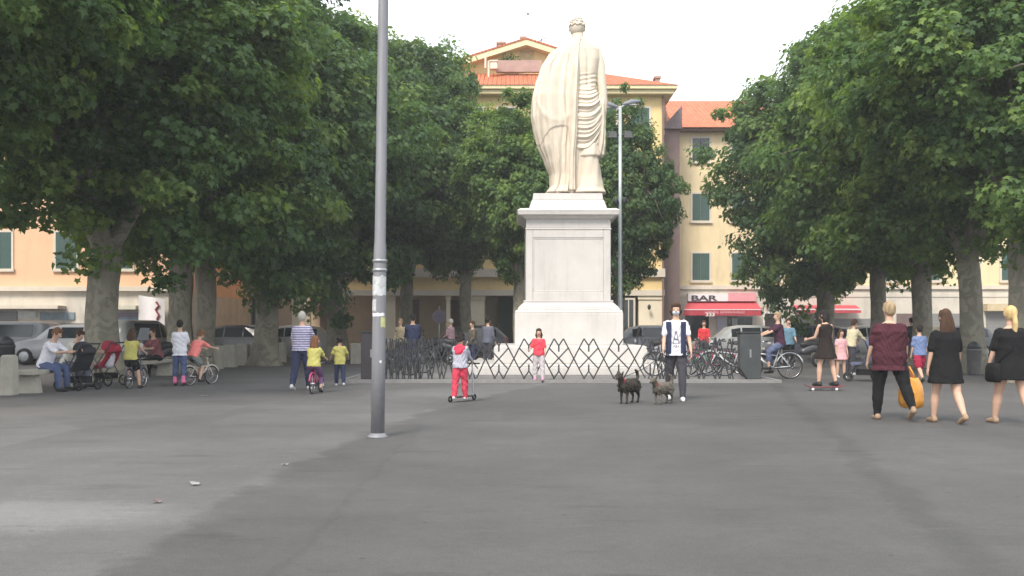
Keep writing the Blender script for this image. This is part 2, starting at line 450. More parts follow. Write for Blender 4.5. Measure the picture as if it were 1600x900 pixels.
# ================================================================ WORLD, CAMERA, LIGHT
w = bpy.data.worlds.new('World'); scene.world = w; w.use_nodes = True
nt = w.node_tree; bg = nt.nodes['Background']
sky = nt.nodes.new('ShaderNodeTexSky'); sky.sky_type = 'NISHITA'; sky.sun_disc = False
SUN_EL, SUN_AZ = R(48), R(205)              # azimuth from +Y clockwise: behind the camera, to its left
sky.sun_elevation = SUN_EL; sky.sun_rotation = SUN_AZ
sky.dust_density = 4.0; sky.air_density = 1.0; sky.ozone_density = 1.0
tc = nt.nodes.new('ShaderNodeTexCoord'); cn = nt.nodes.new('ShaderNodeTexNoise'); cn.inputs['Scale'].default_value = 1.6; cn.inputs['Detail'].default_value = 5
mpn = nt.nodes.new('ShaderNodeMapping'); mpn.inputs['Scale'].default_value = (1,1,2.5)
nt.links.new(tc.outputs['Generated'], mpn.inputs['Vector']); nt.links.new(mpn.outputs['Vector'], cn.inputs['Vector'])
cm = nt.nodes.new('ShaderNodeMapRange'); cm.inputs['From Min'].default_value = .25; cm.inputs['From Max'].default_value = .7
cm.inputs['To Min'].default_value = .72; cm.inputs['To Max'].default_value = .96
nt.links.new(cn.outputs['Fac'], cm.inputs['Value'])
mx = nt.nodes.new('ShaderNodeMix'); mx.data_type = 'RGBA'
mx.inputs['B'].default_value = (8.6, 9.0, 9.4, 1)   # thin bright cloud layer
nt.links.new(cm.outputs['Result'], mx.inputs['Factor']); nt.links.new(sky.outputs['Color'], mx.inputs['A'])
nt.links.new(mx.outputs['Result'], bg.inputs['Color']); bg.inputs['Strength'].default_value = 0.12

sd = bpy.data.lights.new('Sun', 'SUN'); sd.energy = 2.1; sd.angle = R(18); sd.color = (1.0, .93, .82)
so = bpy.data.objects.new('Sun', sd); COL.objects.link(so)
tosun = Vector((math.sin(SUN_AZ)*math.cos(SUN_EL), math.cos(SUN_AZ)*math.cos(SUN_EL), math.sin(SUN_EL)))
so.rotation_euler = (-tosun).to_track_quat('-Z', 'Y').to_euler()

cam = bpy.data.cameras.new('Camera'); co = bpy.data.objects.new('Camera', cam); COL.objects.link(co); scene.camera = co
co.location = (0, 0, CH); co.rotation_euler = (PI/2, 0, 0)
cam.sensor_width = 36; cam.lens = 36*F/1600; cam.shift_y = (HZ-450)/1600; cam.clip_end = 2000; cam.clip_start = .05
scene.view_settings.view_transform = 'Standard'; scene.view_settings.look = 'None'
scene.view_settings.exposure = 0.92; scene.view_settings.gamma = 1; scene.view_settings.use_curve_mapping = False
scene.render.engine = 'CYCLES'

# ================================================================ GROUND
def asphalt():
    m = bpy.data.materials.new('worn_asphalt'); m.use_nodes = True
    nt = m.node_tree; N = nt.nodes; L = nt.links; b = N['Principled BSDF']
    tc = N.new('ShaderNodeTexCoord'); O = tc.outputs['Object']
    def noise(sc, det=6, ro=.6, vec=None, dis=0):
        n = N.new('ShaderNodeTexNoise'); n.inputs['Scale'].default_value = sc; n.inputs['Detail'].default_value = det
        n.inputs['Roughness'].default_value = ro; n.inputs['Distortion'].default_value = dis; L.new(vec or O, n.inputs['Vector']); return n.outputs['Fac']
    def mr(v, a, b_, c, d, sm=False):
        n = N.new('ShaderNodeMapRange'); 
        if sm: n.interpolation_type = 'SMOOTHSTEP'
        for k, x in zip(('From Min','From Max','To Min','To Max'), (a,b_,c,d)): n.inputs[k].default_value = x
        L.new(v, n.inputs['Value']); return n.outputs['Result']
    def math_(op, a, b_=None):
        n = N.new('ShaderNodeMath'); n.operation = op
        for i, x in enumerate((a, b_)):
            if x is None: continue
            if isinstance(x, (int, float)): n.inputs[i].default_value = x
            else: L.new(x, n.inputs[i])
        return n.outputs[0]
    sp = N.new('ShaderNodeSeparateXYZ'); L.new(O, sp.inputs[0]); X, Y = sp.outputs[0], sp.outputs[1]
    n1 = noise(.35, 5); n2 = noise(2.2, 8, .7); n3 = noise(85, 4, .85); n4 = noise(.9, 6, .65, dis=1.0)
    # repaved darker strip: edge follows a curve across the square
    f = math_('ADD', math_('ADD', math_('MULTIPLY', math_('MULTIPLY', Y, Y), .01036), math_('MULTIPLY', Y, -.117)), -1.874)
    e = math_('ADD', math_('SUBTRACT', X, f), math_('MULTIPLY', math_('SUBTRACT', n4, .5), 1.1))
    patch = mr(e, -.10, .10, 1.08, .78, True)
    g = math_('ADD', math_('MULTIPLY', Y, .208), 1.5)
    e2 = math_('ABSOLUTE', math_('ADD', math_('SUBTRACT', X, g), math_('MULTIPLY', math_('SUBTRACT', n4, .5), .7)))
    seam = mr(e2, .04, .22, .84, 1.0, True)
    e3 = math_('ABSOLUTE', math_('ADD', math_('SUBTRACT', X, -1.25), math_('MULTIPLY', math_('SUBTRACT', n2, .5), .35)))
    crack = math_('MAXIMUM', mr(e3, .008, .05, .91, 1.0, True), mr(Y, 10.5, 11.0, 0, 1))
    # pale dusty stain at left
    dx = math_('MULTIPLY', math_('ADD', X, 3.65), .5); dy = math_('MULTIPLY', math_('SUBTRACT', Y, 6.7), 1.35)
    rr = math_('ADD', math_('ADD', math_('MULTIPLY', dx, dx), math_('MULTIPLY', dy, dy)), math_('MULTIPLY', math_('SUBTRACT', n2, .5), 1.6))
    stain = mr(rr, .1, .9, 1.45, 1.0, True)
    smp = N.new('ShaderNodeMapping'); smp.inputs['Scale'].default_value = (.5, 2.2, 1); L.new(O, smp.inputs['Vector'])
    spots = math_('MULTIPLY', mr(noise(1.4, 6, .65, smp.outputs['Vector']), .58, .68, 1.0, .80, True), mr(noise(3.1, 6, .7, smp.outputs['Vector']), .58, .66, 1.0, 1.14, True))
    vo = N.new('ShaderNodeTexVoronoi'); vo.inputs['Scale'].default_value = 2.3; vo.inputs['Randomness'].default_value = 1; L.new(O, vo.inputs['Vector'])
    gum = mr(vo.outputs['Distance'], .035, .055, .62, 1.0, True)
    vp = N.new('ShaderNodeTexVoronoi'); vp.inputs['Scale'].default_value = .28; vp.distance = 'CHEBYCHEV'; L.new(O, vp.inputs['Vector'])
    rep_ = mr(vp.outputs['Color'], 0, 1, .86, 1.10)
    tot = math_('MULTIPLY', math_('MULTIPLY', mr(n1, .3, .7, .80, 1.18), gum), rep_)
    for t in (mr(n2, .3, .7, .93, 1.07), mr(n3, .3, .7, .60, 1.40), mr(noise(14, 6, .8), .3, .7, .88, 1.12), mr(noise(.12, 3, .6), .35, .65, .90, 1.10), patch, seam, crack, stain, spots): tot = math_('MULTIPLY', tot, t)
    mx = N.new('ShaderNodeMix'); mx.data_type = 'RGBA'; mx.blend_type = 'MULTIPLY'; mx.inputs['Factor'].default_value = 1
    mx.inputs['A'].default_value = (.106,.102,.101,1); L.new(tot, mx.inputs['B']); L.new(mx.outputs['Result'], b.inputs['Base Color'])
    b.inputs['Roughness'].default_value = .85; b.inputs['Specular IOR Level'].default_value = .3
    bp = N.new('ShaderNodeBump'); bp.inputs['Strength'].default_value = .35; bp.inputs['Distance'].default_value = .01
    L.new(n3, bp.inputs['Height']); L.new(bp.outputs['Normal'], b.inputs['Normal'])
    return m
tag(MB().poly([(-400,-60,0),(400,-60,0),(400,900,0),(-400,900,0)]).build('ground', asphalt()), kind='structure')
M_ROAD = mat('road_asphalt', (.075,.075,.08), rough=.9, var=.15, nscale=3)
tag(MB().poly([(-60,39.5,.004),(60,39.5,.004),(60,47.5,.004),(-60,47.5,.004)]).build('road', M_ROAD), kind='structure')
M_KERB = mat('kerb_stone', (.21,.205,.20), rough=.85, var=.15, nscale=5)
M_PAVE = mat('monument_paving', (.17,.162,.158), rough=.85, var=.14, nscale=1.6, bump=.3, bscale=30)
tag(MB().box(-60,60,47.5,80,0,.12).build('far_pavement', mat('pavement_concrete', (.25,.245,.24), rough=.9, var=.15, nscale=2)), kind='structure')
tag(MB().box(-4.1,6.45,23.5,36,0,.05).build('monument_pavement', M_PAVE), kind='structure')
k = MB()
k.box(-4.22,6.57,23.38,23.5,0,.075); k.box(-4.22,-4.1,23.5,36,0,.075); k.box(6.45,6.57,23.5,36,0,.075)
tag(k.build('kerb', M_KERB), kind='structure')

# ================================================================ MONUMENT
M_MARB = mat('weathered_marble', (.52,.495,.475), rough=.6, var=.09, nscale=1.1, bump=.15, bscale=25)
def streaks(m, amount, sc=(3.5,3.5,.35)):
    nt = m.node_tree; N = nt.nodes; L = nt.links; b = N['Principled BSDF']; src = b.inputs['Base Color'].links[0].from_socket
    tc = N.new('ShaderNodeTexCoord'); mp = N.new('ShaderNodeMapping'); mp.inputs['Scale'].default_value = sc; L.new(tc.outputs['Object'], mp.inputs['Vector'])
    n = N.new('ShaderNodeTexNoise'); n.inputs['Scale'].default_value = 1.6; n.inputs['Detail'].default_value = 8; n.inputs['Roughness'].default_value = .7; L.new(mp.outputs['Vector'], n.inputs['Vector'])
    r = N.new('ShaderNodeMapRange'); r.inputs['From Min'].default_value = .50; r.inputs['From Max'].default_value = .72; r.inputs['To Max'].default_value = amount; L.new(n.outputs['Fac'], r.inputs['Value'])
    mx = N.new('ShaderNodeMix'); mx.data_type = 'RGBA'; mx.inputs['B'].default_value = (.20,.185,.16,1); L.new(r.outputs['Result'], mx.inputs['Factor']); L.new(src, mx.inputs['A']); L.new(mx.outputs['Result'], b.inputs['Base Color'])
streaks(M_MARB, .20)
def statue_mat():
    m = mat('statue_marble', (.61,.53,.43), rough=.65, var=.13, nscale=1.4, bump=.25, bscale=14, stretch=(1,1,.5))
    return m
M_STAT = statue_mat(); streaks(M_STAT, .16, (2.5,2.5,.5))
MC = Vector((1.68, 29.9, 0.0))
mon = thing('monument', 'tall white marble monument with robed statue seen from behind on stepped pedestal', 'monument', (MC.x, MC.y, .05))
def blk(hw, z0, z1, hd=None, top=None):
    b = MB(); hd = hd or hw; t = top if top is not None else hw; td = hd-(hw-t)
    return b.frust(-hw,hw,-hd,hd,z0, -t,t,-td,td,z1)
def wb(b, name, m=M_MARB, par=mon): 
    o = b.build(name, m, par); o.location = (0,0,-.05) if par is mon else (0,0,0)
    bv = o.modifiers.new('b', 'BEVEL'); bv.width = .018; bv.segments = 2; bv.limit_method = 'ANGLE'
    return o
wb(blk(3.1, .05, .26, 3.6), 'step'); wb(blk(2.85, .26, .30+.02, 3.3), 'step')
b = blk(2.2, .32, .80, 2.4); b.frust(-2.2,2.2,-2.4,2.4,.80,-2.12,2.12,-2.32,2.32,.84); wb(b, 'base_block')
wb(blk(1.60, .84, 1.80), 'plinth')
b = MB()
for hw, t, z0, z1 in ((1.60,1.57,1.80,1.88),(1.52,1.50,1.88,1.95),(1.50,1.32,1.95,2.12),(1.34,1.34,2.12,2.17)): b.frust(-hw,hw,-hw,hw,z0,-t,t,-t,t,z1)
wb(b, 'base_moulding')
pn = MB(); hw = 1.265; pn.box(-hw+.03,hw-.03,-hw+.03,hw-.03,2.17,4.28)      # recessed core
for a in (-1, 1):
    pn.box(*( (a*hw-.21, a*hw) if a > 0 else (a*hw, a*hw+.21)), -hw, hw, 2.17, 4.28)
pn.box(-hw+.21,hw-.21,-hw,hw,2.17,2.42); pn.box(-hw+.21,hw-.21,-hw,hw,4.04,4.28)
wb(pn, 'die')
fr = MB()
for (x0,x1,z0,z1) in ((-1.04,1.04,2.42,2.46),(-1.04,1.04,4.0,4.04),(-1.055,-1.015,2.46,4.0),(1.015,1.055,2.46,4.0)): fr.box(x0,x1,-hw+.012,-hw+.06,z0,z1)
wb(fr, 'panel_moulding')
b = MB()
for h0, t, z0, z1 in ((1.285,1.285,4.28,4.33),(1.265,1.265,4.33,4.60),(1.30,1.42,4.60,4.70),(1.50,1.52,4.70,4.82),(1.54,1.44,4.82,4.90)): b.frust(-h0,h0,-h0,h0,z0,-t,t,-t,t,z1)
wb(b, 'cornice')
wb(blk(1.18, 4.90, 5.20, top=1.08), 'statue_plinth'); wb(blk(1.06, 5.20, 5.40, top=1.04), 'statue_plinth')
# statue, in pixel-measured real size (about 50 px per metre)
SS = 50.2
def sx(px): return (px-885.5)/SS
def sz(py): return (515-py)/SS+1.3-.05
def interp(tab, y):
    if y <= tab[0][0]: return tab[0][1:]
    for a, b_ in zip(tab, tab[1:]):
        if y <= b_[0]:
            k = (y-a[0])/(b_[0]-a[0]); k = k*k*(3-2*k)*.35+k*.65
            return tuple(p+(q-p)*k for p, q in zip(a[1:], b_[1:]))
    return tab[-1][1:]
def fold(a): return (1-abs(math.sin(a)))**1.3*2-1
def lobe(tab, fn, seg=150, rows=150):
    rs = []; y0, y1 = tab[0][0], tab[-1][0]
    for i in range(rows+1):
        y = y1+(y0-y1)*i/rows
        l, r_, dp, yo = interp(tab, y)
        cx, rx = (sx(l)+sx(r_))/2, (sx(r_)-sx(l))/2; ring = []
        for j in range(seg):
            a = 2*PI*j/seg; k = fn(a, y)
            ex = .82; ca, sa = math.cos(a), math.sin(a)
            ring.append((cx+(rx+k*.5)*math.copysign(abs(ca)**ex, ca), yo+(dp+k)*math.copysign(abs(sa)**ex, sa), sz(y)))
        rs.append(ring)
    return rs
st = MB()
# cloak falling from the left shoulder
cl = [(70,886,897,.12,-.02),(77,870,899,.28,-.02),(88,857,900,.40,-.02),(110,845,901,.50,-.03),(135,837,902,.56,-.05),(155,832,902,.60,-.06),(185,831,902,.62,-.06),(205,834,901,.60,-.06),(230,840,898,.58,-.05),(255,852,897,.55,-.03),(275,860,897,.50,-.02),(292,860,897,.50,-.02),(302,852,900,.55,-.02)]
def f_cloak(a, y):
    k = min(1, (y-70)/34)
    d = a+.22*math.sin(y*.020)+.16*math.sin(a*1.7+y*.011)+.0035*(y-100)
    v = .060*fold(d*3.3+.4)*(.7+.3*math.sin(y*.03+a*2))+.034*fold(d*7.7+1.2+.8*math.sin(y*.017))*(.5+.5*math.sin(y*.021+a*3.1))+.014*math.sin(d*21+y*.05)
    e_ = abs(y-(150+45*math.cos(a*1.3)))
    if e_ < 9: v += .02*(1-e_/9)
    if y > 216+14*math.sin(a*2.2): v -= .030        # lower hem of the overfold
    return v*k
st.rings(lobe(cl, f_cloak, 190, 220))
# narrow band of the cloak running straight down the back
bd = [(58,899,907,.05,-.14),(64,896,909,.14,-.16),(75,893,907,.20,-.20),(110,891,905,.22,-.36),(160,889,903,.22,-.44),(210,888,902,.20,-.44),(250,889,898,.14,-.42),(300,888,899,.14,-.42)]
st.rings(lobe(bd, lambda a, y: .018*fold(a*4+y*.01), 60, 120))
# bare back and drapery round the hips
td = [(58,896,912,.16,0),(64,890,919,.23,0),(70,878,931,.30,0),(79,874,939,.36,0),(95,878,940,.40,0),(110,882,937,.42,0),(125,888,934,.40,-.01),(138,890,933,.40,-.02),(150,888,937,.46,-.02),(165,886,941,.50,-.02),(185,884,944,.52,-.02),(205,884,943,.50,-.02),(225,884,941,.46,-.02),(240,886,938,.42,-.02),(270,888,930,.38,0),(302,886,932,.38,0)]
def f_torso(a, y):
    s = math.sin(a)
    v = 0
    if y < 140 and s < 0:                          # spine groove and shoulder blades
        c = math.cos(a); v = -.05*math.exp(-((c-.25)/.10)**2)+.03*math.exp(-((c-.62)/.22)**2)*math.exp(-((y-92)/16)**2)
        v += .012*math.sin(y*.9+c*5)*(1 if y > 118 else 0)
    if 140 <= y < 236:
        c = math.cos(a); sag = 30*max(0, c+.15)**2.4*(.35+(y-140)/80)-5*c
        v = .050*fold((y+sag)*.20)*(.6+.4*math.sin(y*.11+1))+.022*fold((y+sag*.9)*.47+.8)
    if y >= 236: v = .045*fold(a*4.5+y*.012)+.02*fold(a*10)
    return v
st.rings(lobe(td, f_torso, 170, 240))
# falling end of the drapery at the right and the tree-stump support
dr_ = [(150,930,945,.16,-.05),(165,930,946,.26,-.05),(200,932,947,.30,-.05),(225,930,947,.30,-.06),(243,926,946,.26,-.06),(247,928,942,.16,-.06)]
st.rings(lobe(dr_, lambda a, y: .03*fold(a*5+y*.03), 60, 90))
stp = [(222,916,930,.15,-.14),(228,910,936,.30,-.14),(243,906,939,.36,-.14),(246,904,940,.37,-.14),(248,908,936,.32,-.14),(275,904,940,.36,-.12),(295,899,944,.42,-.12),(303,894,948,.50,-.10)]
st.rings(lobe(stp, lambda a, y: .012*math.sin(a*7+y*.1), 60, 60))
# arm with hand at the hip
st.limb([(sx(930),-.02,sz(80)), (sx(937),-.04,sz(100)), (sx(941),-.08,sz(132)), (sx(944),-.10,sz(160)), (sx(944),-.12,sz(176))], [.20,.185,.15,.125,.09], 20)
for i in range(4): st.limb([(sx(941+i*2),-.20+.05*i,sz(174)), (sx(940+i*2),-.22+.05*i,sz(184)), (sx(939+i*2),-.20+.05*i,sz(190))], [.04,.035,.03], 10)
st.limb([(sx(882),0,sz(86)), (sx(868),-.02,sz(100)), (sx(858),.05,sz(128))], [.22,.20,.18], 18)
# neck, head, wreath
st.limb([(sx(904),0,sz(72)), (sx(904),.02,sz(54))], [.24,.185], 20)
st.ell((sx(903),.05,sz(42)), (.235,.29,.315), 28, 20)
st.ell((sx(904),.18,sz(48)), (.18,.20,.22), 20, 12)
for s in (-1, 1): st.ell((sx(903)+s*.235,.06,sz(44)), (.035,.06,.085), 10, 8)
for i in range(34):
    a = 2*PI*i/34; st.ell((sx(903)+.228*math.cos(a), .05+.285*math.sin(a), sz(40)+.02*math.sin(a*9)), (.045,.04,.030+.012*(i % 2)), 8, 6, Matrix.Rotation(a, 3, 'Z') @ Matrix.Rotation(.5, 3, 'X'))
for i in range(60):
    a = random.uniform(0, 2*PI); z = random.uniform(.25, 1); q = math.sqrt(1-z*z)
    st.ell((sx(903)+.235*q*math.cos(a), .05+.29*q*math.sin(a), sz(42)+.315*z), (.04,.04,.028), 7, 5)
# feet on the plinth
for px_ in (872, 893): st.limb([(sx(px_),-.1,sz(300)), (sx(px_),-.36,sz(301))], [.12,.08], 12)
so_ = st.build('statue', M_STAT, mon, True); so_['label'] = 'cream marble figure in draped cloak with wreath'
so_.location = (.0, 0, 0)
# tablet stain on panel is in the marble

# ================================================================ SCISSOR BARRIER
FD = 24.3
def fx(px): return WX(px, FD)
fe = thing('expanding_barrier', 'long dark metal concertina barrier in front of the white monument', 'barrier', (fx(870), FD, .05))
nodes = [602+9.5*i for i in range(6)]+[656,672,690,712,738]
x = 779.5
while x < 1000: nodes.append(x); x += 46.8
nodes += [1016, 1034, 1052, 1072, 1096, 1121, 1143]
lt = MB(); rr_ = .017; zt = 1.02; z0 = .02
def seg(p, q, off=0): lt.tube([(p[0], off, p[1]), (q[0], off, q[1])], rr_, 6)
ox = fx(870)
for a, c in zip(nodes, nodes[1:]):
    xa, xc = fx(a)-ox, fx(c)-ox; pw = xc-xa; d = min(.12, pw*.16)
    seg((xa+d, z0), (xc-d, zt), -.03); seg((xc-d, z0), (xa+d, zt), .03)
for i, a in enumerate(nodes):
    xa = fx(a)-ox; pl = (fx(a)-fx(nodes[i-1])) if i else .3; pr = (fx(nodes[i+1])-fx(a)) if i < len(nodes)-1 else .3
    d = min(.12, .16*min(pl, pr))
    for s in (-1, 1):
        o = .03*s
        seg((xa+s*d, z0), (xa, .20), o); seg((xa-s*pl*.33, .26), (xa+s*pr*.33, .79), o); seg((xa, .84), (xa+s*d, zt), o)
        lt.tube([(xa+s*d-.02, o, z0), (xa+s*d+.02, o, z0-.015)], .018, 6)
    lt.tube([(xa, 0, .19), (xa, 0, .37)], .02, 6); lt.tube([(xa, 0, .69), (xa, 0, .85)], .02, 6)
lt.build('scissor_lattice', M_DARKMETAL, fe)
for (pa, pb, ztop, sg) in ((565, 597, 1.18, 1), (1154, 1187, 1.17, -1)):
    pb_ = MB(); x0, x1 = fx(pa)-ox, fx(pb)-ox
    if sg < 0: pb_.prism([(x0,-.14,.28),(x0+.2,-.14,0),(x1,-.14,0),(x1,-.14,ztop),(x0+.03,-.14,ztop),(x0,-.14,ztop-.03)], (0,.28,0))
    else: pb_.prism([(x0,-.14,0),(x1,-.14,0),(x1,-.14,ztop),(x0,-.14,ztop)], (0,.28,0))
    po = pb_.build('end_housing', mat('housing_grey_%d' % (sg+1), (.045,.05,.052) if sg < 0 else (.035,.031,.036), rough=.55, var=.2, nscale=3), fe)
    bv = po.modifiers.new('b','BEVEL'); bv.width = .015; bv.segments = 2
    MB().box(x0-.02, x1+.02, -.17, .17, ztop+.001, ztop+.03).build('cap', M_DARKMETAL, po)
    MB().box((x0+x1)/2-.02, (x0+x1)/2+.02, -.155, -.142, .55, .75).build('lock_plate', M_STEEL, po)

# ================================================================ FOREGROUND POLE
PD = dist(683)
pole = thing('metal_pole', 'tall grey metal pole with torn stickers standing alone in the foreground asphalt', 'pole', (WX(590, PD), PD, 0))
pole.rotation_euler = (0, R(.75), 0)
M_POLE = mat('galvanised_pole', (.20,.20,.215), rough=.5, metal=.25, var=.14, nscale=3, stretch=(3,3,.5))
MB().lathe([(.082,0),(.082,.9),(.080,1.9),(.075,2.3),(.068,2.35),(.062,5.2),(.055,8.5)], seg=28).build('shaft', M_POLE, pole, True)
MB().lathe([(.13,0),(.13,.012),(.10,.03),(.088,.05),(.083,.052)], seg=28).build('base_collar', M_POLE, pole, True)
for z in (2.13, 2.02): MB().lathe([(.084,z-.018),(.090,z-.014),(.090,z+.014),(.084,z+.018)], seg=28).build('clamp_band', M_STEEL, pole, True)
def sticker(a0, a1, z0, z1, r, m, jag=.01):
    b = MB(); n = 10; vs = []
    for i in range(n+1):
        a = a0+(a1-a0)*i/n
        vs.append((r*math.cos(a), r*math.sin(a), z0+random.uniform(-jag, jag))); vs.append((r*math.cos(a), r*math.sin(a), z1+random.uniform(-jag, jag)))
    b.add(vs, [(2*i,2*i+2,2*i+3,2*i+1) for i in range(n)]); return b.build('sticker', m, pole)
M_ST1 = mat('torn_paper', (.42,.43,.44), rough=.8, var=.3, nscale=22)
M_ST2 = mat('sticker_white', (.62,.62,.68), rough=.7, var=.2, nscale=18)
M_ST3 = mat('sticker_yellow', (.42,.43,.20), rough=.7, var=.2, nscale=18)
sticker(-2.9,-.25,1.72,1.95,.084,M_ST1,.015)
sticker(-2.7,-.6,1.46,1.50,.0835,M_ST2,.006); sticker(-1.2,-.35,1.33,1.45,.084,M_ST3,.006); sticker(-3.0,-1.9,1.52,1.66,.0835,M_ST1)
sticker(-1.3,-1.0,.90,.93,.0838,M_ST2,.003)

# ================================================================ STREET LAMP BEHIND THE MONUMENT
LD = 33.5
lamp = thing('street_lamp', 'slender pale street lamp with two heads and floodlights right of the monument', 'street lamp', (WX(969, LD), LD, .05))
M_LPOLE = mat('pale_lamp_pole', (.42,.45,.46), rough=.4, var=.1, metal=.3)
ls = F/LD; zt = WZ(168, LD)
MB().lathe([(.13,0),(.12,.9),(.085,1.0),(.07,4),(.055,zt)], seg=16).build('pole', M_LPOLE, lamp, True)
for s, za, wd in ((-1, WZ(170,LD), .62), (1, WZ(166,LD), .62)):
    a = MB(); a.tube([(0,0,za-.15),(s*.12,-.0,za-.02),(s*.35,0,za)], .03); ao = a.build('arm', M_LPOLE, lamp, True)
    h = MB(); h.limb([(s*.12,0,za+.02),(s*.38,0,za+.08),(s*.66,0,za+.12)], [.05,.11,.06], 14)
    ho = h.build('lamp_head', mat('lamp_head_grey', (.16,.17,.20), rough=.45, var=.1), lamp, True)
    MB().ell((s*.42,0,za+.0), (.18,.08,.04)).build('lens', mat('lamp_lens', (.5,.52,.5), rough=.3, var=.05), ho, True)
for s, py in ((-1,213),(1,213),(-1,318),(1,316)):
    z = WZ(py, LD)
    if py < 300: b = MB(); b.tube([(0,0,z),(s*.15,-.05,z)], .025); b.frust(s*.27-.15,s*.27+.15,-.16,.02,z-.12, s*.27-.11,s*.27+.11,-.08,.06,z+.12); b.build('floodlight', M_DARKMETAL, lamp)
    else: b = MB(); b.tube([(0,0,z),(s*.10,0,z)], .03); b.ell((s*.15,-.02,z), (.10,.10,.13)); b.build('loudspeaker', M_DARKMETAL, lamp, True)

# round sign behind the barrier
SD_ = 40.0
sg = thing('road_sign', 'round dark road sign on thin post before the arcade', 'road sign', (WX(686, SD_), SD_, 0))
MB().lathe([(.03,0),(.03,WZ(478,SD_))], seg=10).build('post', M_STEEL, sg, True)
b = MB(); zc = WZ(495, SD_)
b.rings([[(.27*math.cos(2*PI*k/32), y, zc+.27*math.sin(2*PI*k/32)) for k in range(32)] for y in (-.055, -.035)]); b.build('disc', mat('sign_back_violet_grey', (.10,.085,.12), rough=.5, var=.2), sg)
MB().torus((0,-.045,zc), .27, .012, 'Y', 32, 6).build('rim', mat('sign_rim', (.30,.14,.16), rough=.5, var=.1), sg, True)

# ================================================================ BUILDINGS
def tiles(name, c1):
    m = mat(name, c1, rough=.85, var=.28, nscale=3.0, wave=None)
    nt = m.node_tree; N = nt.nodes; L = nt.links; b = N['Principled BSDF']
    tc = N.new('ShaderNodeTexCoord'); wv = N.new('ShaderNodeTexWave'); wv.bands_direction = 'X'; wv.inputs['Scale'].default_value = 1.35; wv.inputs['Distortion'].default_value = .3
    L.new(tc.outputs['Object'], wv.inputs['Vector']); bp = N.new('ShaderNodeBump'); bp.inputs['Strength'].default_value = 1; bp.inputs['Distance'].default_value = .1
    L.new(wv.outputs['Fac'], bp.inputs['Height']); L.new(bp.outputs['Normal'], b.inputs['Normal'])
    return m
M_TILE = tiles('terracotta_tiles', (.50,.145,.065)); M_TILE2 = tiles('terracotta_tiles_pale', (.52,.17,.085))
M_YEL = mat('yellow_plaster', (.74,.55,.27), rough=.9, var=.07, nscale=.8)
M_YEL2 = mat('pale_yellow_plaster', (.72,.58,.36), rough=.9, var=.07, nscale=.7)
M_PEACH = mat('peach_plaster', (.74,.46,.29), rough=.9, var=.06, nscale=.7)
M_CREAM = mat('cream_stone', (.56,.51,.44), rough=.9, var=.10, nscale=1.2)
M_TRIM = mat('pale_trim', (.60,.53,.44), rough=.85, var=.08, nscale=2)
M_BROWN = mat('brown_wall', (.16,.115,.11), rough=.9, var=.15, nscale=1.2)
M_SHUT = mat('green_shutters', (.075,.13,.115), rough=.7, var=.12, nscale=5, wave=(9,(.04,.08,.07),'Z',0))
M_SHUTG = mat('roller_shutter_grey', (.24,.235,.23), rough=.6, var=.1, nscale=2, wave=(4,(.17,.165,.16),'Z',0))
M_ARC = mat('arcade_plaster', (.72,.57,.41), rough=.9, var=.10, nscale=.7)
for _m, _a in ((M_YEL,.28),(M_YEL2,.26),(M_PEACH,.18),(M_CREAM,.4)): streaks(_m, _a, (.9,.9,.25))
G = glass()
def window(parent, x, z, wd, hh, yf, kind='shutter', bars=True):
    b = MB(); t = .10
    for (x0,x1,z0,z1) in ((x-wd/2-t,x-wd/2,z-t*.8,z+hh+t),(x+wd/2,x+wd/2+t,z-t*.8,z+hh+t),(x-wd/2,x+wd/2,z+hh,z+hh+t)): b.box(x0,x1,yf-.05,yf+.02,z0,z1)
    b.box(x-wd/2-.15,x+wd/2+.15,yf-.13,yf+.02,z-t*.8-.06,z)
    o = b.build('window', M_TRIM, parent, world=True)
    if kind == 'shutter':
        for s in (-1, 1):
            q = MB(); a, c = (x-wd/2, x-.008) if s < 0 else (x+.008, x+wd/2)
            q.box(a, c, yf-.035, yf+.01, z+.002, z+hh-.002)
            for i in range(int(hh/.07)): q.box(a+.05, c-.05, yf-.042, yf-.034, z+.06+i*.07, z+.10+i*.07)
            q.build('shutter', M_SHUT, o, world=True)
    else:
        MB().box(x-wd/2,x+wd/2,yf-.012,yf+.01,z+.002,z+hh-.002).build('pane', G, o, world=True)
        q = MB(); q.box(x-.025,x+.025,yf-.035,yf-.014,z+.002,z+hh-.002)
        if bars: q.box(x-wd/2,x-.025,yf-.035,yf-.014,z+hh*.32,z+hh*.32+.04); q.box(x+.025,x+wd/2,yf-.035,yf-.014,z+hh*.32,z+hh*.32+.04)
        q.build('glazing_bar', M_TRIM if kind == 'glass' else M_DARKMETAL, o, world=True)
    return o

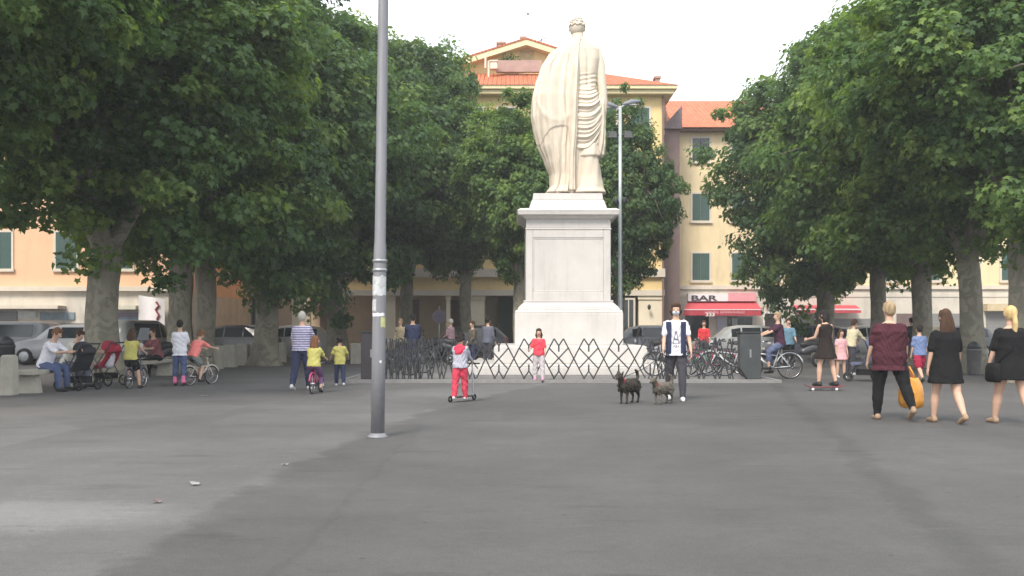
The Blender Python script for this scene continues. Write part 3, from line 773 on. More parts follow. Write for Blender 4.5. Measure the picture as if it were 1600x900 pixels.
# --- yellow arcade building behind the monument (front plane D=50, 30 px per metre)
def X5(px): return (px-800)/30.0
def Z5(py): return CH+(515-py)/30.0
bc = thing('arcade_building', 'yellow building with ground floor arcade and red tiled roof behind the monument', 'building', (X5(750), 50, .12))
def bp(mb, name, m, par=bc, sm=False): return mb.build(name, m, par, sm, world=True)
XL, XR = X5(452), X5(1037)
bp(MB().box(XL, XR, 50.0, 62, Z5(455), Z5(150)), 'wall', M_YEL)
bp(MB().box(XL-.2, XR+.05, 49.8, 50.0-.002, Z5(433), Z5(420)), 'string_course', M_TRIM)
bp(MB().box(XL-.1, XR+.02, 49.88, 49.998, Z5(462), Z5(453)), 'string_course', M_TRIM)
ab = MB(); ab.box(XL, XR, 54.5, 62, .12, Z5(455)-.002); bp(ab, 'arcade_back_wall', M_ARC)
for px0, px1 in ((456,470),(528,537),(600,617),(697,703),(733,757),(803,815),(968,973),(998,1037)):
    p = MB(); p.box(X5(px0), X5(px1), 50.02, 50.6 if px1-px0 < 30 else 54.498, .12, Z5(462)-.002)
    p.box(X5(px0)-.05, X5(px1)+.05 if px1 < 1030 else X5(px1), 49.96, 50.66, .12, .45)
    p.box(X5(px0)-.05, X5(px1)+.05 if px1 < 1030 else X5(px1), 49.96, 50.66, Z5(468), Z5(462)-.004)
    bp(p, 'pillar', mat('pale_pillar', (.74,.65,.50), rough=.9, var=.08, nscale=1))
bp(MB().box(X5(778), X5(815), 50.9, 51.0, .12, Z5(463)), 'shop_shutter', mat('dark_green_shutter', (.05,.06,.055), rough=.6, var=.2, nscale=2, wave=(4,(.035,.045,.04),'Z',0)))
bp(MB().box(X5(815.5), X5(972), 50.7, 50.8, .12, Z5(463)), 'shop_front', G)
for a, c, z0, z1 in ((622,635,485,520),(690,697,470,530),(760,775,470,545),(472,485,470,540)):
    q = (54.5)/50; bp(MB().box(X5(a)*q, X5(c)*q, 54.40, 54.498, CH+(515-z1)/27.5, CH+(515-z0)/27.5), 'lit_wall_piece', mat('lit_arcade_wall', (.72,.64,.48), rough=.9, var=.1))  # brightly lit pieces of the arcade wall, painted as paler boxes
for a, c in ((640,655),(705,730),(500,520)):
    q = 54.5/50; bp(MB().box(X5(a)*q, X5(c)*q, 54.42, 54.496, .12, 3.0), 'doorway', mat('doorway_brown', (.22,.16,.12), rough=.7, var=.2))
o = window(bc, X5(982), Z5(545), .50, 2.55, 49.99, 'glass')
for px_ in range(480, 1030, 52):
    window(bc, X5(px_), Z5(398), .95, 1.7, 50, 'shutter'); window(bc, X5(px_), Z5(306), .95, 1.7, 50, 'shutter'); window(bc, X5(px_), Z5(214), .95, 1.5, 50, 'shutter')
# eaves + hipped roof
ez = Z5(147)
e = MB(); e.box(XL-.5, XR+.45, 49.45, 62.4, Z5(150), ez+.12); e.box(XL-.65, XR+.6, 49.3, 62.6, ez+.12, ez+.30); bp(e, 'eaves_cornice', mat('eaves_yellow', (.66,.56,.34), rough=.9, var=.05))
rf = MB(); A = (XL-.7, 49.25, ez+.302); B_ = (XR+.65, 49.25, ez+.302); C_ = (XR+.65, 62.7, ez+.302); D_ = (XL-.7, 62.7, ez+.302)
tz = 15.75; a = (XL+3, 54.2, tz); b2 = (5.2, 54.2, tz); c2 = (5.2, 57.8, tz); d2 = (XL+3, 57.8, tz)
rf.add([A,B_,C_,D_,a,b2,c2,d2], [(0,1,5,4),(1,2,6,5),(2,3,7,6),(3,0,4,7),(4,5,6,7),(0,3,2,1)]); bp(rf, 'roof', M_TILE)
# roof-top gable storey
g = MB(); gx0, gx1, gp = (712-800)/27.6, (930-800)/27.6, (822-800)/27.6
zg0 = CH+(515-104)/27.6; zgp = CH+(515-70)/27.6
g.prism([(gx0,54.3,15.2),(gx1,54.3,15.2),(gx1,54.3,zg0-.15),(gp,54.3,zgp-.15),(gx0,54.3,zg0-.15)], (0,3.4,0)); bp(g, 'gable_wall', mat('bright_yellow_plaster', (.68,.56,.28), rough=.9, var=.05))
g = MB()
for (xa, za, xb, zb) in ((gx0-.35,zg0-.12,gp,zgp),(gp,zgp,gx1+.35,zg0-.12)):
    g.prism([(xa,53.6,za-.22),(xb,53.6,zb-.22),(xb,53.6,zb+.10),(xa,53.6,za+.10)], (0,4.4,0))
bp(g, 'gable_verge', mat('verge_cream', (.66,.58,.36), rough=.9, var=.05))
g = MB()
for (xa, za, xb, zb) in ((gx0-.35,zg0-.12,gp,zgp),(gp,zgp,gx1+.35,zg0-.12)):
    g.prism([(xa,53.55,za+.104),(xb,53.55,zb+.104),(xb,53.55,zb+.19),(xa,53.55,za+.19)], (0,4.5,0))
bp(g, 'gable_roof', M_TILE2)
tx0, tx1 = (775-800)/28.2, (846-800)/28.2
t = MB(); t.box(tx0, tx1, 53.2, 53.45, CH+(515-112)/28.2, CH+(515-94)/28.2); bp(t, 'terrace_parapet', mat('parapet_mauve', (.36,.24,.21), rough=.9, var=.15, nscale=2))
t = MB(); t.box((812-800)/27.6,(834-800)/27.6,54.25,54.298,CH+(515-95)/27.6,CH+(515-80)/27.6); bp(t, 'loggia_opening', mat('loggia_shade', (.45,.36,.2), rough=.9, var=.2))
for px0, px1, yt, D0 in ((777,789,65,55.5),(814,821,57,55.5),(1024,1031,119,51.5)):
    s_ = F/D0; c = MB(); xa, xb = (px0-800)/s_, (px1-800)/s_; zt_ = CH+(515-yt)/s_
    c.box(xa, xb, D0, D0+.5, zt_-1.3, zt_-.12); c.box(xa-.06, xb+.06, D0-.06, D0+.56, zt_-.118, zt_)
    bp(c, 'chimney', mat('chimney_brick', (.33,.22,.17), rough=.9, var=.2, nscale=5))
for px0, yt, hh in ((757,85,.75),(762,95,.9)):
    s_ = 28.5; MBc = MB(); MBc.box((px0-800)/s_, (px0-800)/s_+.10, 52.6, 52.7, CH+(515-yt)/s_-hh, CH+(515-yt)/s_); bp(MBc, 'vent_pipe', M_TRIM)
t = MB(); t.box((766-800)/28.5,(777-800)/28.5,52.5,52.9,CH+(515-108)/28.5,CH+(515-97)/28.5); t.box((765-800)/28.5,(778-800)/28.5,52.45,52.95,CH+(515-97)/28.5+.002,CH+(515-96)/28.5+.04); bp(t, 'roof_hatch', M_TRIM)
t = MB(); t.tube([(X5(843)*1.09,54.8,16.9),(X5(843)*1.09+.12,54.8,17.9)], .03); t.tube([(X5(843)*1.09-.1,54.8,17.75),(X5(843)*1.09+.4,54.8,17.95)], .02); bp(t, 'aerial', M_DARKMETAL)
bp(MB().tube([(X5(1037)-.05,49.9,.2),(X5(1037)-.05,49.9,Z5(150))], .055), 'drainpipe', mat('drainpipe_brown', (.20,.13,.11), rough=.5, var=.1))
wl = MB(); wl.tube([(X5(1013),49.95,Z5(478)),(X5(1013),49.7,Z5(476))], .02); wl.ell((X5(1013),49.68,Z5(480)), (.09,.09,.14)); bp(wl, 'wall_lamp', M_DARKMETAL, sm=True)
# roof-garden shrub
def shrub(loc, r, n, label, name='shrub', cat='shrub', par=None):
    rs = random.Random(hash(label) % 999); b = MB()
    for i in range(n):
        p = Vector((rs.gauss(0,.45), rs.gauss(0,.45), rs.gauss(0,.4)))
        if p.length > 1: p.normalize()
        c = Vector((p.x*r, p.y*r, r*.8+p.z*r*.8)); d = Vector((rs.uniform(-1,1),rs.uniform(-1,1),rs.uniform(-.3,1))).normalized()*.12; e = d.orthogonal().normalized()*.05
        b.add([c, c+d*.5+e, c+d, c+d*.5-e], [(0,1,2,3)])
    o = b.build(name, M_LEAFY); o.location = loc; return tag(o, label, cat)

# --- dark narrow building between yellow and bar building
bn = thing('narrow_building', 'narrow brown walled building squeezed between the two yellow buildings', 'building', (8.4, 51.2, .12))
s5 = F/51.2
bp(MB().box(XR+.02, WX(1062,51.2), 51.2, 60, .12, CH+(515-202)/s5), 'wall', M_BROWN, bn)
r_ = MB(); x0, x1 = XR+.02, WX(1062,51.2); r_.prism([(x0,51.0,CH+(515-202)/s5+.003),(x1+.1,51.0,CH+(515-202)/s5+.003),(x1+.1,51.0,CH+(515-166)/s5)], (0,6,0)); bp(r_, 'roof', mat('slate_mauve', (.19,.15,.16), rough=.8, var=.15), bn)
# --- the peach return wall at the eaves of the yellow building
bp(MB().add([(XR,50.05,Z5(205)),(XR+1.05,55,Z5(205)),(XR+1.05,55,Z5(150)),(XR,50.05,Z5(150))], [(0,1,2,3)]).prism([(XR,50.05,11.7),(XR+1.05,55,11.7),(XR,55,11.7)], (0,0,1.75)), 'return_wall', M_PEACH, bc)

# --- bar building, D=53.6 (28 px per metre)
BD = 53.6; bs = F/BD
def XB(px): return (px-800)/bs
def ZB(py): return CH+(515-py)/bs
bb_ = thing('bar_building', 'pale yellow three storey building with the red BAR awning', 'building', (XB(1230), BD, .12))
bp(MB().box(XB(1060), 42, BD, 66, ZB(452), ZB(207)), 'wall', M_YEL2, bb_)
bp(MB().box(XB(1060), 42, BD-.06, 66, .12, ZB(452)-.002), 'ground_floor_wall', M_CREAM, bb_)
bp(MB().box(XB(1059), 42, BD-.18, BD+.1, ZB(452), ZB(446)), 'string_course', M_TRIM, bb_)
bp(MB().box(XB(1060), 42, BD-.10, BD-.002, ZB(464), ZB(459)), 'string_course', M_CREAM, bb_)
e = MB(); e.box(XB(1056), 42.4, BD-.6, 66.5, ZB(207)+.002, ZB(203)); bp(e, 'eaves', mat('eaves_brown', (.16,.10,.07), rough=.8, var=.2), bb_)
rf = MB(); rf.prism([(XB(1054),BD-.75,ZB(203)+.003),(XB(1054),BD+12.8,ZB(203)+.003),(XB(1054),BD+6,15.5)], (33,0,0)); bp(rf, 'roof', M_TILE2, bb_)
for i, px_ in enumerate((1095,1157,1205,1268,1330,1392,1454,1516,1578,1640)):
    for j, (yb, ht) in enumerate(((438,42),(345,42),(252,36))):
        window(bb_, XB(px_), ZB(yb), .95, ht/bs, BD, 'metal' if (j == 2 and i == 0) else 'shutter')
# shop openings on ground floor
yG = BD-.06
def panel(x0, x1, y0, y1, name, m, par=bb_, off=.02, th=.03):
    return bp(MB().box(XB(x0), XB(x1), yG-off-th, yG-off+.015, ZB(y1), ZB(y0)), name, m, par)
panel(1070,1107,492,547,'shop_window',G); panel(1120,1134,492,551,'shop_door_panel',mat('pale_lilac_panel', (.42,.42,.50), rough=.6, var=.1)); panel(1136,1175,495,547,'shop_window',mat('window_dark_green',(.02,.03,.028),rough=.15,var=.3))
panel(1143,1151,497,547,'door_leaf',mat('door_leaf_grey', (.30,.33,.32), rough=.5, var=.1), off=.06)
dd = panel(1194,1220,490,551,'door',mat('door_black_brown',(.03,.02,.022),rough=.5,var=.3))
fr = MB()
for x0,x1,y0,y1 in ((1191,1194,487,551),(1220,1223,487,551),(1194,1220,487,490)): fr.box(XB(x0),XB(x1),yG-.09,yG,ZB(y1),ZB(y0))
bp(fr, 'door_frame', mat('white_frame', (.66,.63,.6), rough=.7, var=.05), bb_)
panel(1242,1273,505,547,'roller_shutter',M_SHUTG); panel(1290,1376,498,551,'roller_shutter',M_SHUTG); panel(1540,1620,488,551,'roller_shutter',M_SHUTG); panel(1400,1425,490,551,'door',M_BROWN); panel(1450,1520,490,551,'roller_shutter',M_SHUTG)
panel(1242,1273,492,503,'shop_transom',mat('transom_grey',(.30,.31,.30),rough=.5,var=.1))
bp(MB().box(XB(1535),42,yG-.5,yG-.001,ZB(486),ZB(475)),'shop_canopy',mat('tan_canopy',(.52,.42,.27),rough=.8,var=.1),bb_)
# BAR sign + awning
def text(body, size, m, parent, loc, name, ext=.01, sx_=1.0):
    c = bpy.data.curves.new(name, 'FONT'); c.body = body; c.size = size; c.extrude = ext; c.offset = .012*size/.4; c.align_x = 'LEFT'
    o = bpy.data.objects.new(name, c); COL.objects.link(o)
    me = bpy.data.meshes.new_from_object(o.evaluated_get(bpy.context.evaluated_depsgraph_get())); bpy.data.objects.remove(o)
    o = bpy.data.objects.new(name, me); COL.objects.link(o); me.materials.clear(); me.materials.append(m)
    o.parent = parent; o.scale = (sx_, 1, 1); o.rotation_euler = (PI/2, 0, 0)
    off = Vector(loc); q = parent
    while q: off -= q.location; q = q.parent
    o.location = off; return o
M_RED = mat('awning_red', (.50,.075,.09), rough=.85, var=.10, nscale=3)
M_RED2 = mat('awning_red_valance', (.42,.05,.07), rough=.85, var=.10, nscale=3)
M_WHT = mat('sign_white', (.72,.68,.68), rough=.6, var=.05)
M_PINK = mat('sign_pink', (.66,.30,.33), rough=.6, var=.08)
aw = thing('awning', 'red sloping awning with white BAR signboard above the bar window', 'awning', (XB(1122), BD-.1, ZB(493)))
bp(MB().box(XB(1073), XB(1135), BD-.45, BD-.11, ZB(471), ZB(459)), 'signboard', M_WHT, aw)
bp(MB().box(XB(1135)+.002, XB(1178), BD-.45, BD-.11, ZB(471), ZB(458)), 'signboard', M_PINK, aw)
text('BAR', .40, mat('letter_dark', (.05,.05,.07), rough=.6, var=0), aw, (XB(1077), BD-.46, ZB(470)), 'lettering', .008, 1.95)
q = MB(); q.add([(XB(1074),BD-.12,ZB(471)),(XB(1180),BD-.12,ZB(471)),(XB(1182),BD-1.25,ZB(485)),(XB(1062),BD-1.25,ZB(485)),
                 (XB(1074),BD-.12,ZB(471)-.03),(XB(1180),BD-.12,ZB(471)-.03),(XB(1182),BD-1.25,ZB(485)-.03),(XB(1062),BD-1.25,ZB(485)-.03)], [(0,1,2,3),(7,6,5,4),(0,4,5,1),(1,5,6,2),(2,6,7,3),(3,7,4,0)])
bp(q, 'canopy', M_RED, aw)
q = MB(); n = 34
vs = []
for i in range(n+1):
    xx = XB(1062)+(XB(1182)-XB(1062))*i/n; yo = BD-1.26+.012*math.sin(i*1.7); zb = ZB(493)-.03*abs(math.sin(i*.5*PI))
    vs += [(xx,yo,ZB(485)-.002),(xx,yo,zb),(xx,yo-.006,zb),(xx,yo-.006,ZB(485)-.002)]
q.add(vs, [(4*i+k, 4*i+4+k, 4*i+4+(k+1) % 4, 4*i+(k+1) % 4) for i in range(n) for k in range(4)]); bp(q, 'valance', M_RED2, aw)
bp(MB().box(XB(1062), XB(1182), BD-1.29, BD-1.25, ZB(485.2), ZB(484)), 'trim', M_WHT, aw)
q = MB(); rs = random.Random(5); xx = 1094
while xx < 1154:                            # the small white lettering is too blurred to read: strokes of its size
    wd = rs.uniform(.9, 2.2)
    if not (1114 < xx < 1117): q.box(XB(xx), XB(xx+wd*.7), BD-1.30, BD-1.285, ZB(490.3+rs.uniform(-.4,.4)), ZB(487.2+rs.uniform(-.6,.6)))
    xx += wd+.3
bp(q, 'lettering', M_PINK, aw)
text('333', .26, M_WHT, aw, (XB(1095), BD-1.32, ZB(494.5)), 'lettering', .006, 1.3)
aw2 = thing('awning', 'long flat red and white striped awning right of the doorway', 'awning', (XB(1287), BD-.1, ZB(489)))
q = MB(); q.prism([(XB(1238),BD-.11,ZB(477)),(XB(1238),BD-.9,ZB(483)),(XB(1238),BD-.9,ZB(484)),(XB(1238),BD-.11,ZB(478.5))], (XB(1336)-XB(1238),0,0)); bp(q, 'canopy', M_RED, aw2)
bp(MB().box(XB(1238),XB(1336),BD-.95,BD-.902,ZB(489.5),ZB(485.2)), 'valance', M_RED, aw2)
bp(MB().box(XB(1238),XB(1336),BD-.96,BD-.91,ZB(485),ZB(483)), 'trim', M_WHT, aw2)
sgn = MB(); sgn.box(XB(1196),XB(1201),yG-.25,yG-.1,ZB(482),ZB(470)); tag(sgn.build('wall_sign', M_TRIM), 'small weathered plaque on the cream wall above the dark doorway', 'sign')
ce = MB(); ce.ell((XB(1186),yG-.12,ZB(457)), (.12,.12,.1)); ce.tube([(XB(1186),yG-.1,ZB(457)),(XB(1186),yG+.02,ZB(455))], .03); tag(ce.build('wall_camera', M_DARKMETAL, None, True), 'little dark camera on the cream wall above the awning end', 'camera')

# --- peach building at far left, D=46
AD = 46.0; as_ = F/AD
def XA(px): return (px-800)/as_
def ZA(py): return CH+(515-py)/as_
ba = thing('peach_building', 'peach building with green shuttered windows and shops behind the left trees', 'building', (XA(60), AD, .12))
bp(MB().box(-46, XA(264), AD, 60, ZA(455), 15), 'wall', M_PEACH, ba)
bp(MB().box(-46, XA(264), AD-.05, 60, .12, ZA(455)-.002), 'ground_floor_wall', M_CREAM, ba)
bp(MB().box(-46, XA(266), AD-.3, AD-.002, ZA(455), ZA(448)), 'string_course', M_TRIM, ba)
bp(MB().box(-46, XA(104), AD-.9, AD-.052, ZA(483), ZA(478)), 'canopy', M_TRIM, ba)
bp(MB().box(XA(180), XA(222), AD-.8, AD-.052, ZA(484), ZA(478)), 'canopy', mat('cream_canopy', (.55,.52,.42), rough=.8, var=.1), ba)
bp(MB().box(-46.3, XA(267), AD-.8, 60, 15, 15.3), 'eaves', M_TRIM, ba)
bp(MB().prism([(-46.5,AD-1,15.3),(-46.5,61,15.3),(-46.5,AD+7,18.5)], (XA(268)+46.5,0,0)), 'roof', M_TILE, ba)
for px_ in (-170,-80,2,104,190):
    for zb in (ZA(420), ZA(420)+3.3, ZA(420)+6.6): window(ba, XA(px_), zb, 1.0, 1.75, AD, 'shutter')
yA = AD-.05
for x0,x1,y0,y1,nm,m in ((-200,28,486,556,'roller_shutter',M_SHUTG),(60,135,505,556,'roller_shutter',M_SHUTG),(182,222,488,556,'shop_window',mat('shop_window_violet',(.16,.12,.16),rough=.3,var=.4,nscale=1)),(64,118,488,500,'shop_sign',mat('sign_bluegrey',(.20,.25,.28),rough=.5,var=.2)),(30,58,486,496,'shop_sign',mat('sign_pale',(.55,.55,.53),rough=.6,var=.15))):
    bp(MB().box(XA(x0),XA(x1),yA-.06,yA+.01,ZA(y1),ZA(y0)), nm, m, ba)
bp(MB().box(XA(187),XA(221),yA-.09,yA-.062,ZA(508),ZA(496)), 'shop_poster', mat('poster_blue',(.17,.24,.33),rough=.5,var=.4,nscale=2), ba)
bn2 = thing('banner', 'white hanging banner with red scrawled marks at the corner of the peach building', 'banner', (XA(243), AD-.6, ZA(520)))
bb2 = MB(); n = 12; vs = []
for i in range(n+1):
    k = i/n; xx = XA(224)+(XA(264)-XA(224))*k; yy = AD-.6+.05*math.sin(k*7)
    zt_, zb_ = ZA(462+6*k), ZA(512+10*math.sin(k*2.2))
    vs += [(xx,yy,zt_),(xx,yy,zb_),(xx,yy+.02,zb_),(xx,yy+.02,zt_)]
bb2.add(vs, [(4*i+k, 4*i+4+k, 4*i+4+(k+1) % 4, 4*i+(k+1) % 4) for i in range(n) for k in range(4)]+[(0,1,2,3),(4*n,4*n+3,4*n+2,4*n+1)]); bp(bb2, 'cloth', M_WHT, bn2)
q = MB(); q.tube([(XA(252),AD-.68,ZA(472)),(XA(256),AD-.68,ZA(478)),(XA(251),AD-.68,ZA(484)),(XA(256),AD-.68,ZA(492)),(XA(253),AD-.68,ZA(500))], .05, 6); bp(q, 'mark', mat('mark_red', (.30,.06,.07), rough=.7, var=.1), bn2)

# --- pale building between, D=62
bm = thing('background_building', 'pale low building far behind the left trees between the peach and arcade buildings', 'building', (WX(355,62), 62, .12))
s62 = F/62
def XM(px): return (px-800)/s62
bp(MB().box(XM(225), XM(520), 62, 70, .12, 13.5), 'wall', mat('greybeige_plaster', (.42,.37,.31), rough=.9, var=.1), bm)
bp(MB().prism([(XM(222),61.4,13.5),(XM(222),70.6,13.5),(XM(222),66,16)], (XM(523)-XM(222),0,0)), 'roof', M_TILE, bm)
for px_ in (290,330,370,410,450):
    for zb in (4.4, 7.7, 10.8): window(bm, XM(px_), zb, .95, 1.6, 62, 'shutter')
for a, c, m in ((336,350,G),(372,386,M_WHT),(388,392,M_WHT),(395,428,mat('garage_dark',(.07,.08,.08),rough=.6,var=.2)),(352,368,mat('pinkish_pier',(.38,.27,.24),rough=.8,var=.1))):
    bp(MB().box(XM(a),XM(c),61.9,62.002,.12,3.3), 'shop_panel', m, bm)

# ================================================================ PIERS AND BENCHES
M_PIER = mat('stone_pier', (.36,.34,.29), rough=.9, var=.16, nscale=4, bump=.3, bscale=18)
def pier(x, y, lab, h=.76, wd=.26, g='stone piers along the square edge'):
    b = MB(); b.frust(-wd/2,wd/2,-wd/2,wd/2,0,-wd/2+.01,wd/2-.01,-wd/2+.01,wd/2-.01,h-.04); b.frust(-wd/2+.01,wd/2-.01,-wd/2+.01,wd/2-.01,h-.04,-wd/2+.04,wd/2-.04,-wd/2+.04,wd/2-.04,h)
    o = b.build('stone_pier', M_PIER); o.location = (x, y, 0); bv = o.modifiers.new('b','BEVEL'); bv.width = .012; bv.segments = 2
    return tag(o, lab, 'pier', g)
def bench(x, y0, y1, lab):
    t = thing('stone_bench', lab, 'bench', (x, (y0+y1)/2, 0), 0, 'stone benches along the square edge'); h = (y1-y0)/2
    b = MB().box(-.26,.26,-h,h,.38,.47).build('seat', M_PIER, t); bv = b.modifiers.new('b','BEVEL'); bv.width = .012; bv.segments = 2
    for s in (-1, 1): MB().frust(-.22,.22,s*(h-.35)-.1,s*(h-.35)+.1,0,-.17,.17,s*(h-.35)-.08,s*(h-.35)+.08,.378).build('leg', M_PIER, t)
pier(-9.95, 19.0, 'stone pier at the near end of the bench with seated pair', .80)
pier(-9.95, 24.6, 'stone pier directly right of the thickest left trunk', .76)
bench(-9.9, 19.35, 22.3, 'stone bench on which the two seated people sit')
bench(-9.85, 25.0, 27.6, 'stone bench behind the girl in yellow on a bicycle')
PL = ['stone pier beside the trunk behind the girl in coral', 'second stone pier in front of the dark parked cars', 'third stone pier in front of the dark parked cars', 'stone pier just left of the second thick grey trunk', 'stone pier left of the man in striped shirt', 'pale stone pier farther off behind the yellow dressed child']
for i, (x, y) in enumerate(((-9.75,31.6),(-9.75,33.2),(-9.75,34.8),(-9.75,36.4),(-9.3,38.6),(-5.9,36.5))): pier(x, y, PL[i], .78, .42)
for i, (x, y) in enumerate(((-5.3,38.0),(12.4,36.0),(12.4,39.0))): pier(x, y, ['stone pier farthest back left of the barrier', 'stone pier behind the pushchair on the right', 'stone pier farthest back on the right side'][i], .78, .4)

# ================================================================ VEHICLES
def car(loc, rz, col, label, L=4.0, H=1.48, W=1.7, van=False):
    r = thing('parked_car', label, 'car', loc, rz, 'vehicles parked along the street')
    paint = mat('car_paint_%d_%d_%d' % tuple(int(c*99) for c in col), col, rough=.28, var=.04, spec=.6)
    h = L/2; W2 = W/2
    # stations along Y (front +Y): y, zlow, zbelt, ztop, half belt, half top
    if van: S = [(-h,.35,.9,1.0,.84,.70),(-h+.08,.25,.95,H-.1,.95,.80),(-h+.5,.22,.95,H,1,.84),(.5,.22,.95,H,1,.84),(1.0,.22,.95,H-.12,1,.80),(h-.75,.22,.95,1.02,1,.88),(h-.15,.25,.82,.86,.95,.86),(h,.35,.65,.68,.84,.8)]
    else: S = [(-h,.38,.80,.90,.82,.70),(-h+.12,.26,.90,1.02,.94,.76),(-h+.5,.22,.92,H-.09,1,.74),(-h+1.1,.22,.92,H,1,.76),(0,.22,.92,H,1,.76),(.45,.22,.92,H-.08,1,.76),(h-1.05,.22,.92,1.00,1,.84),(h-.35,.24,.80,.86,.96,.82),(h-.05,.30,.62,.68,.88,.78)]
    b = MB(); rs = []
    for y, zl, zb, zt_, wb_, wt in S:
        a = wb_*W2; t = wt*W2
        pr = [(-a*.92,zl),(-a,zl+.12),(-a,(zl+zb)/2),(-a*.985,zb),(-t,zt_-.04),(-t*.8,zt_),(0,zt_+.015),(t*.8,zt_),(t,zt_-.04),(a*.985,zb),(a,(zl+zb)/2),(a,zl+.12),(a*.92,zl)]
        rs.append([(x, y, z) for x, z in pr])
    b.rings(rs); b.build('body', paint, r, True)
    def gl(i, j, k0, k1, name, f=.12, g=.10):
        a, c, d, e = [Vector(p) for p in (rs[i][k0], rs[j][k0], rs[j][k1], rs[i][k1])]
        def bil(u_, v_): return (a.lerp(c, u_)).lerp(e.lerp(d, u_), v_)
        q = [bil(f, g), bil(1-f, g), bil(1-f, 1-g), bil(f, 1-g)]
        n = (q[1]-q[0]).cross(q[3]-q[0]).normalized(); ctr = Vector((0,0,.8)); 
        if n.dot(q[0]-ctr) < 0: n = -n
        m = MB(); m.prism([p+n*.004 for p in q], n*.008); m.build(name, G, r)
    ns = len(S)
    fi = 5 if not van else 4
    gl(fi, fi+1, 4, 8, 'windscreen', .06, .06); gl(1, 2, 4, 8, 'rear_window', .12, .08)
    for side in ((3,4),(8,9)):
        for i in range(2, fi): gl(i, i+1, side[0], side[1], 'side_window', .05, .12)
    for x in (-1, 1):
        for y in (-h+.75, h-.75):
            wq = MB(); wq.rings([[(x*(W2-.19+q), y+.31*math.cos(2*PI*k/20)*rr, .31+.31*math.sin(2*PI*k/20)*rr) for k in range(20)] for q, rr in ((0,.9),(.02,1),(.19,1),(.215,.9))])
            wo = wq.build('wheel', M_RUB, r, True)
            rq = MB(); rq.rings([[(x*(W2+.028+q), y+.2*math.cos(2*PI*k/16)*rr, .31+.2*math.sin(2*PI*k/16)*rr) for k in range(16)] for q, rr in ((0,1),(.012,.8))]); rq.build('rim', M_STEEL, wo, True)
        MB().ell((x*W2*.70, h-.16, .70), (.15,.09,.07)).build('headlight', mat('headlight_glass', (.6,.6,.6), rough=.15, var=.05), r, True)
        MB().ell((x*W2*.80, -h+.07, .82), (.08,.06,.13)).build('tail_light', mat('tail_red', (.35,.02,.02), rough=.2, var=.05), r, True)
    MB().box(-.26,.26,-h-.01,-h+.03,.5,.61).build('number_plate', M_WHT, r); MB().box(-.26,.26,h-.06,h-.02,.42,.52).build('number_plate', M_WHT, r)
    MB().box(-W2*.8,W2*.8,-h-.03,-h+.06,.30,.44).build('bumper', M_BLACKP, r)
    return r
car((WX(108,36), 36, 0), R(90), (.30,.30,.31), 'silver hatchback parked behind the seated pair')
car((WX(10,37), 37, 0), R(90), (.16,.165,.175), 'grey car at the far left edge behind the stone pier', van=True, H=1.6)
car((WX(207,33), 33, 0), R(-4), (.30,.31,.31), 'pale car parked rear end on behind the girl in yellow on a bicycle', H=1.62, van=True)
car((WX(362,42), 42, 0), R(80), (.05,.05,.055), 'dark car parked behind the row of stone piers', H=1.5)
car((WX(450,44), 44, 0), R(90), (.50,.49,.47), 'white car parked beyond the trunk left of the striped shirt man')
car((WX(725,43.5), 43.5, 0), R(90), (.10,.10,.12), 'dark car in the street before the arcade pillars')
car((WX(1000,43), 43, 0), R(90), (.24,.24,.27), 'grey car in the street right of the monument')
car((WX(1152,43), 43, 0), R(90), (.34,.35,.35), 'silver car parked under the red BAR awning')
car((WX(1262,42), 42, 0), R(90), (.14,.14,.17), 'dark grey car parked left of the black dressed skater')
car((WX(1345,43.5), 43.5, 0), R(90), (.40,.38,.35), 'beige car parked beyond the pushchair')
car((WX(1480,43), 43, 0), R(90), (.12,.12,.13), 'black car parked behind the right tree trunks')

def moto(loc, rz, col, label):
    r = thing('motor_scooter', label, 'motor scooter', loc, rz, 'motor scooters parked behind the piers')
    pm = mat('scooter_paint_%d' % int(col[0]*99), col, rough=.3, var=.05, spec=.6)
    b = MB(); b.limb([(0,-.62,.62),(0,-.35,.68),(0,0,.55)], [.12,.17,.12], 14); b.box(-.16,.16,-.1,.42,.24,.30)
    b.limb([(0,.42,.3),(0,.50,.62),(0,.52,.92)], [.16,.19,.12], 14); solid(b, 'body', pm, r, .02, 2)
    MB().limb([(0,-.66,.80),(0,-.3,.83),(0,.02,.78)], [.11,.14,.09], 12).build('seat', M_BLACKP, r, True)
    MB().tube([(-.34,.42,1.02),(-.1,.5,1.04),(.1,.5,1.04),(.34,.42,1.02)], .018).build('handlebar', M_BLACKP, r, True)
    MB().ell((0,.66,.84), (.09,.04,.08)).build('headlight', mat('headlight_glass', (.6,.6,.6)), r, True)
    for s in (-1, 1): MB().tube([(s*.2,.48,1.04),(s*.3,.5,1.2)], .008).ell((s*.31,.5,1.22), (.06,.015,.045), 10, 6).build('mirror', M_BLACKP, r, True)
    for y in (-.55, .68): 
        wo = MB().torus((0,y,.24), .19, .055, 'X', 24, 10).build('wheel', M_RUB, r, True)
        MB().torus((0,y,.24), .12, .03, 'X', 16, 6).tube([(-.06,y,.24),(.06,y,.24)], .06).build('rim', M_STEEL, wo, True)
    MB().tube([(-.0,.55,.8),(0,.68,.24)], .04).build('fork', M_DARKMETAL, r, True)
    MB().add([(-.2,.6,1.0),(.2,.6,1.0),(.17,.5,1.35),(-.17,.5,1.35)], [(0,1,2,3)]).add([(-.2,.605,1.0),(.2,.605,1.0),(.17,.505,1.35),(-.17,.505,1.35)], [(3,2,1,0)]).build('windshield', G, r)
    return r
moto((WX(246,27.5),27.5,0), R(160), (.03,.03,.035), 'black motor scooter facing the square near the trunks behind the cycling girl')
moto((WX(1255,33),33,0), R(100), (.06,.06,.07), 'dark motor scooter standing right of the white bicycle')
moto((WX(680,34),34,.05), R(80), (.045,.045,.05), 'dark motor scooter behind the left part of the barrier')
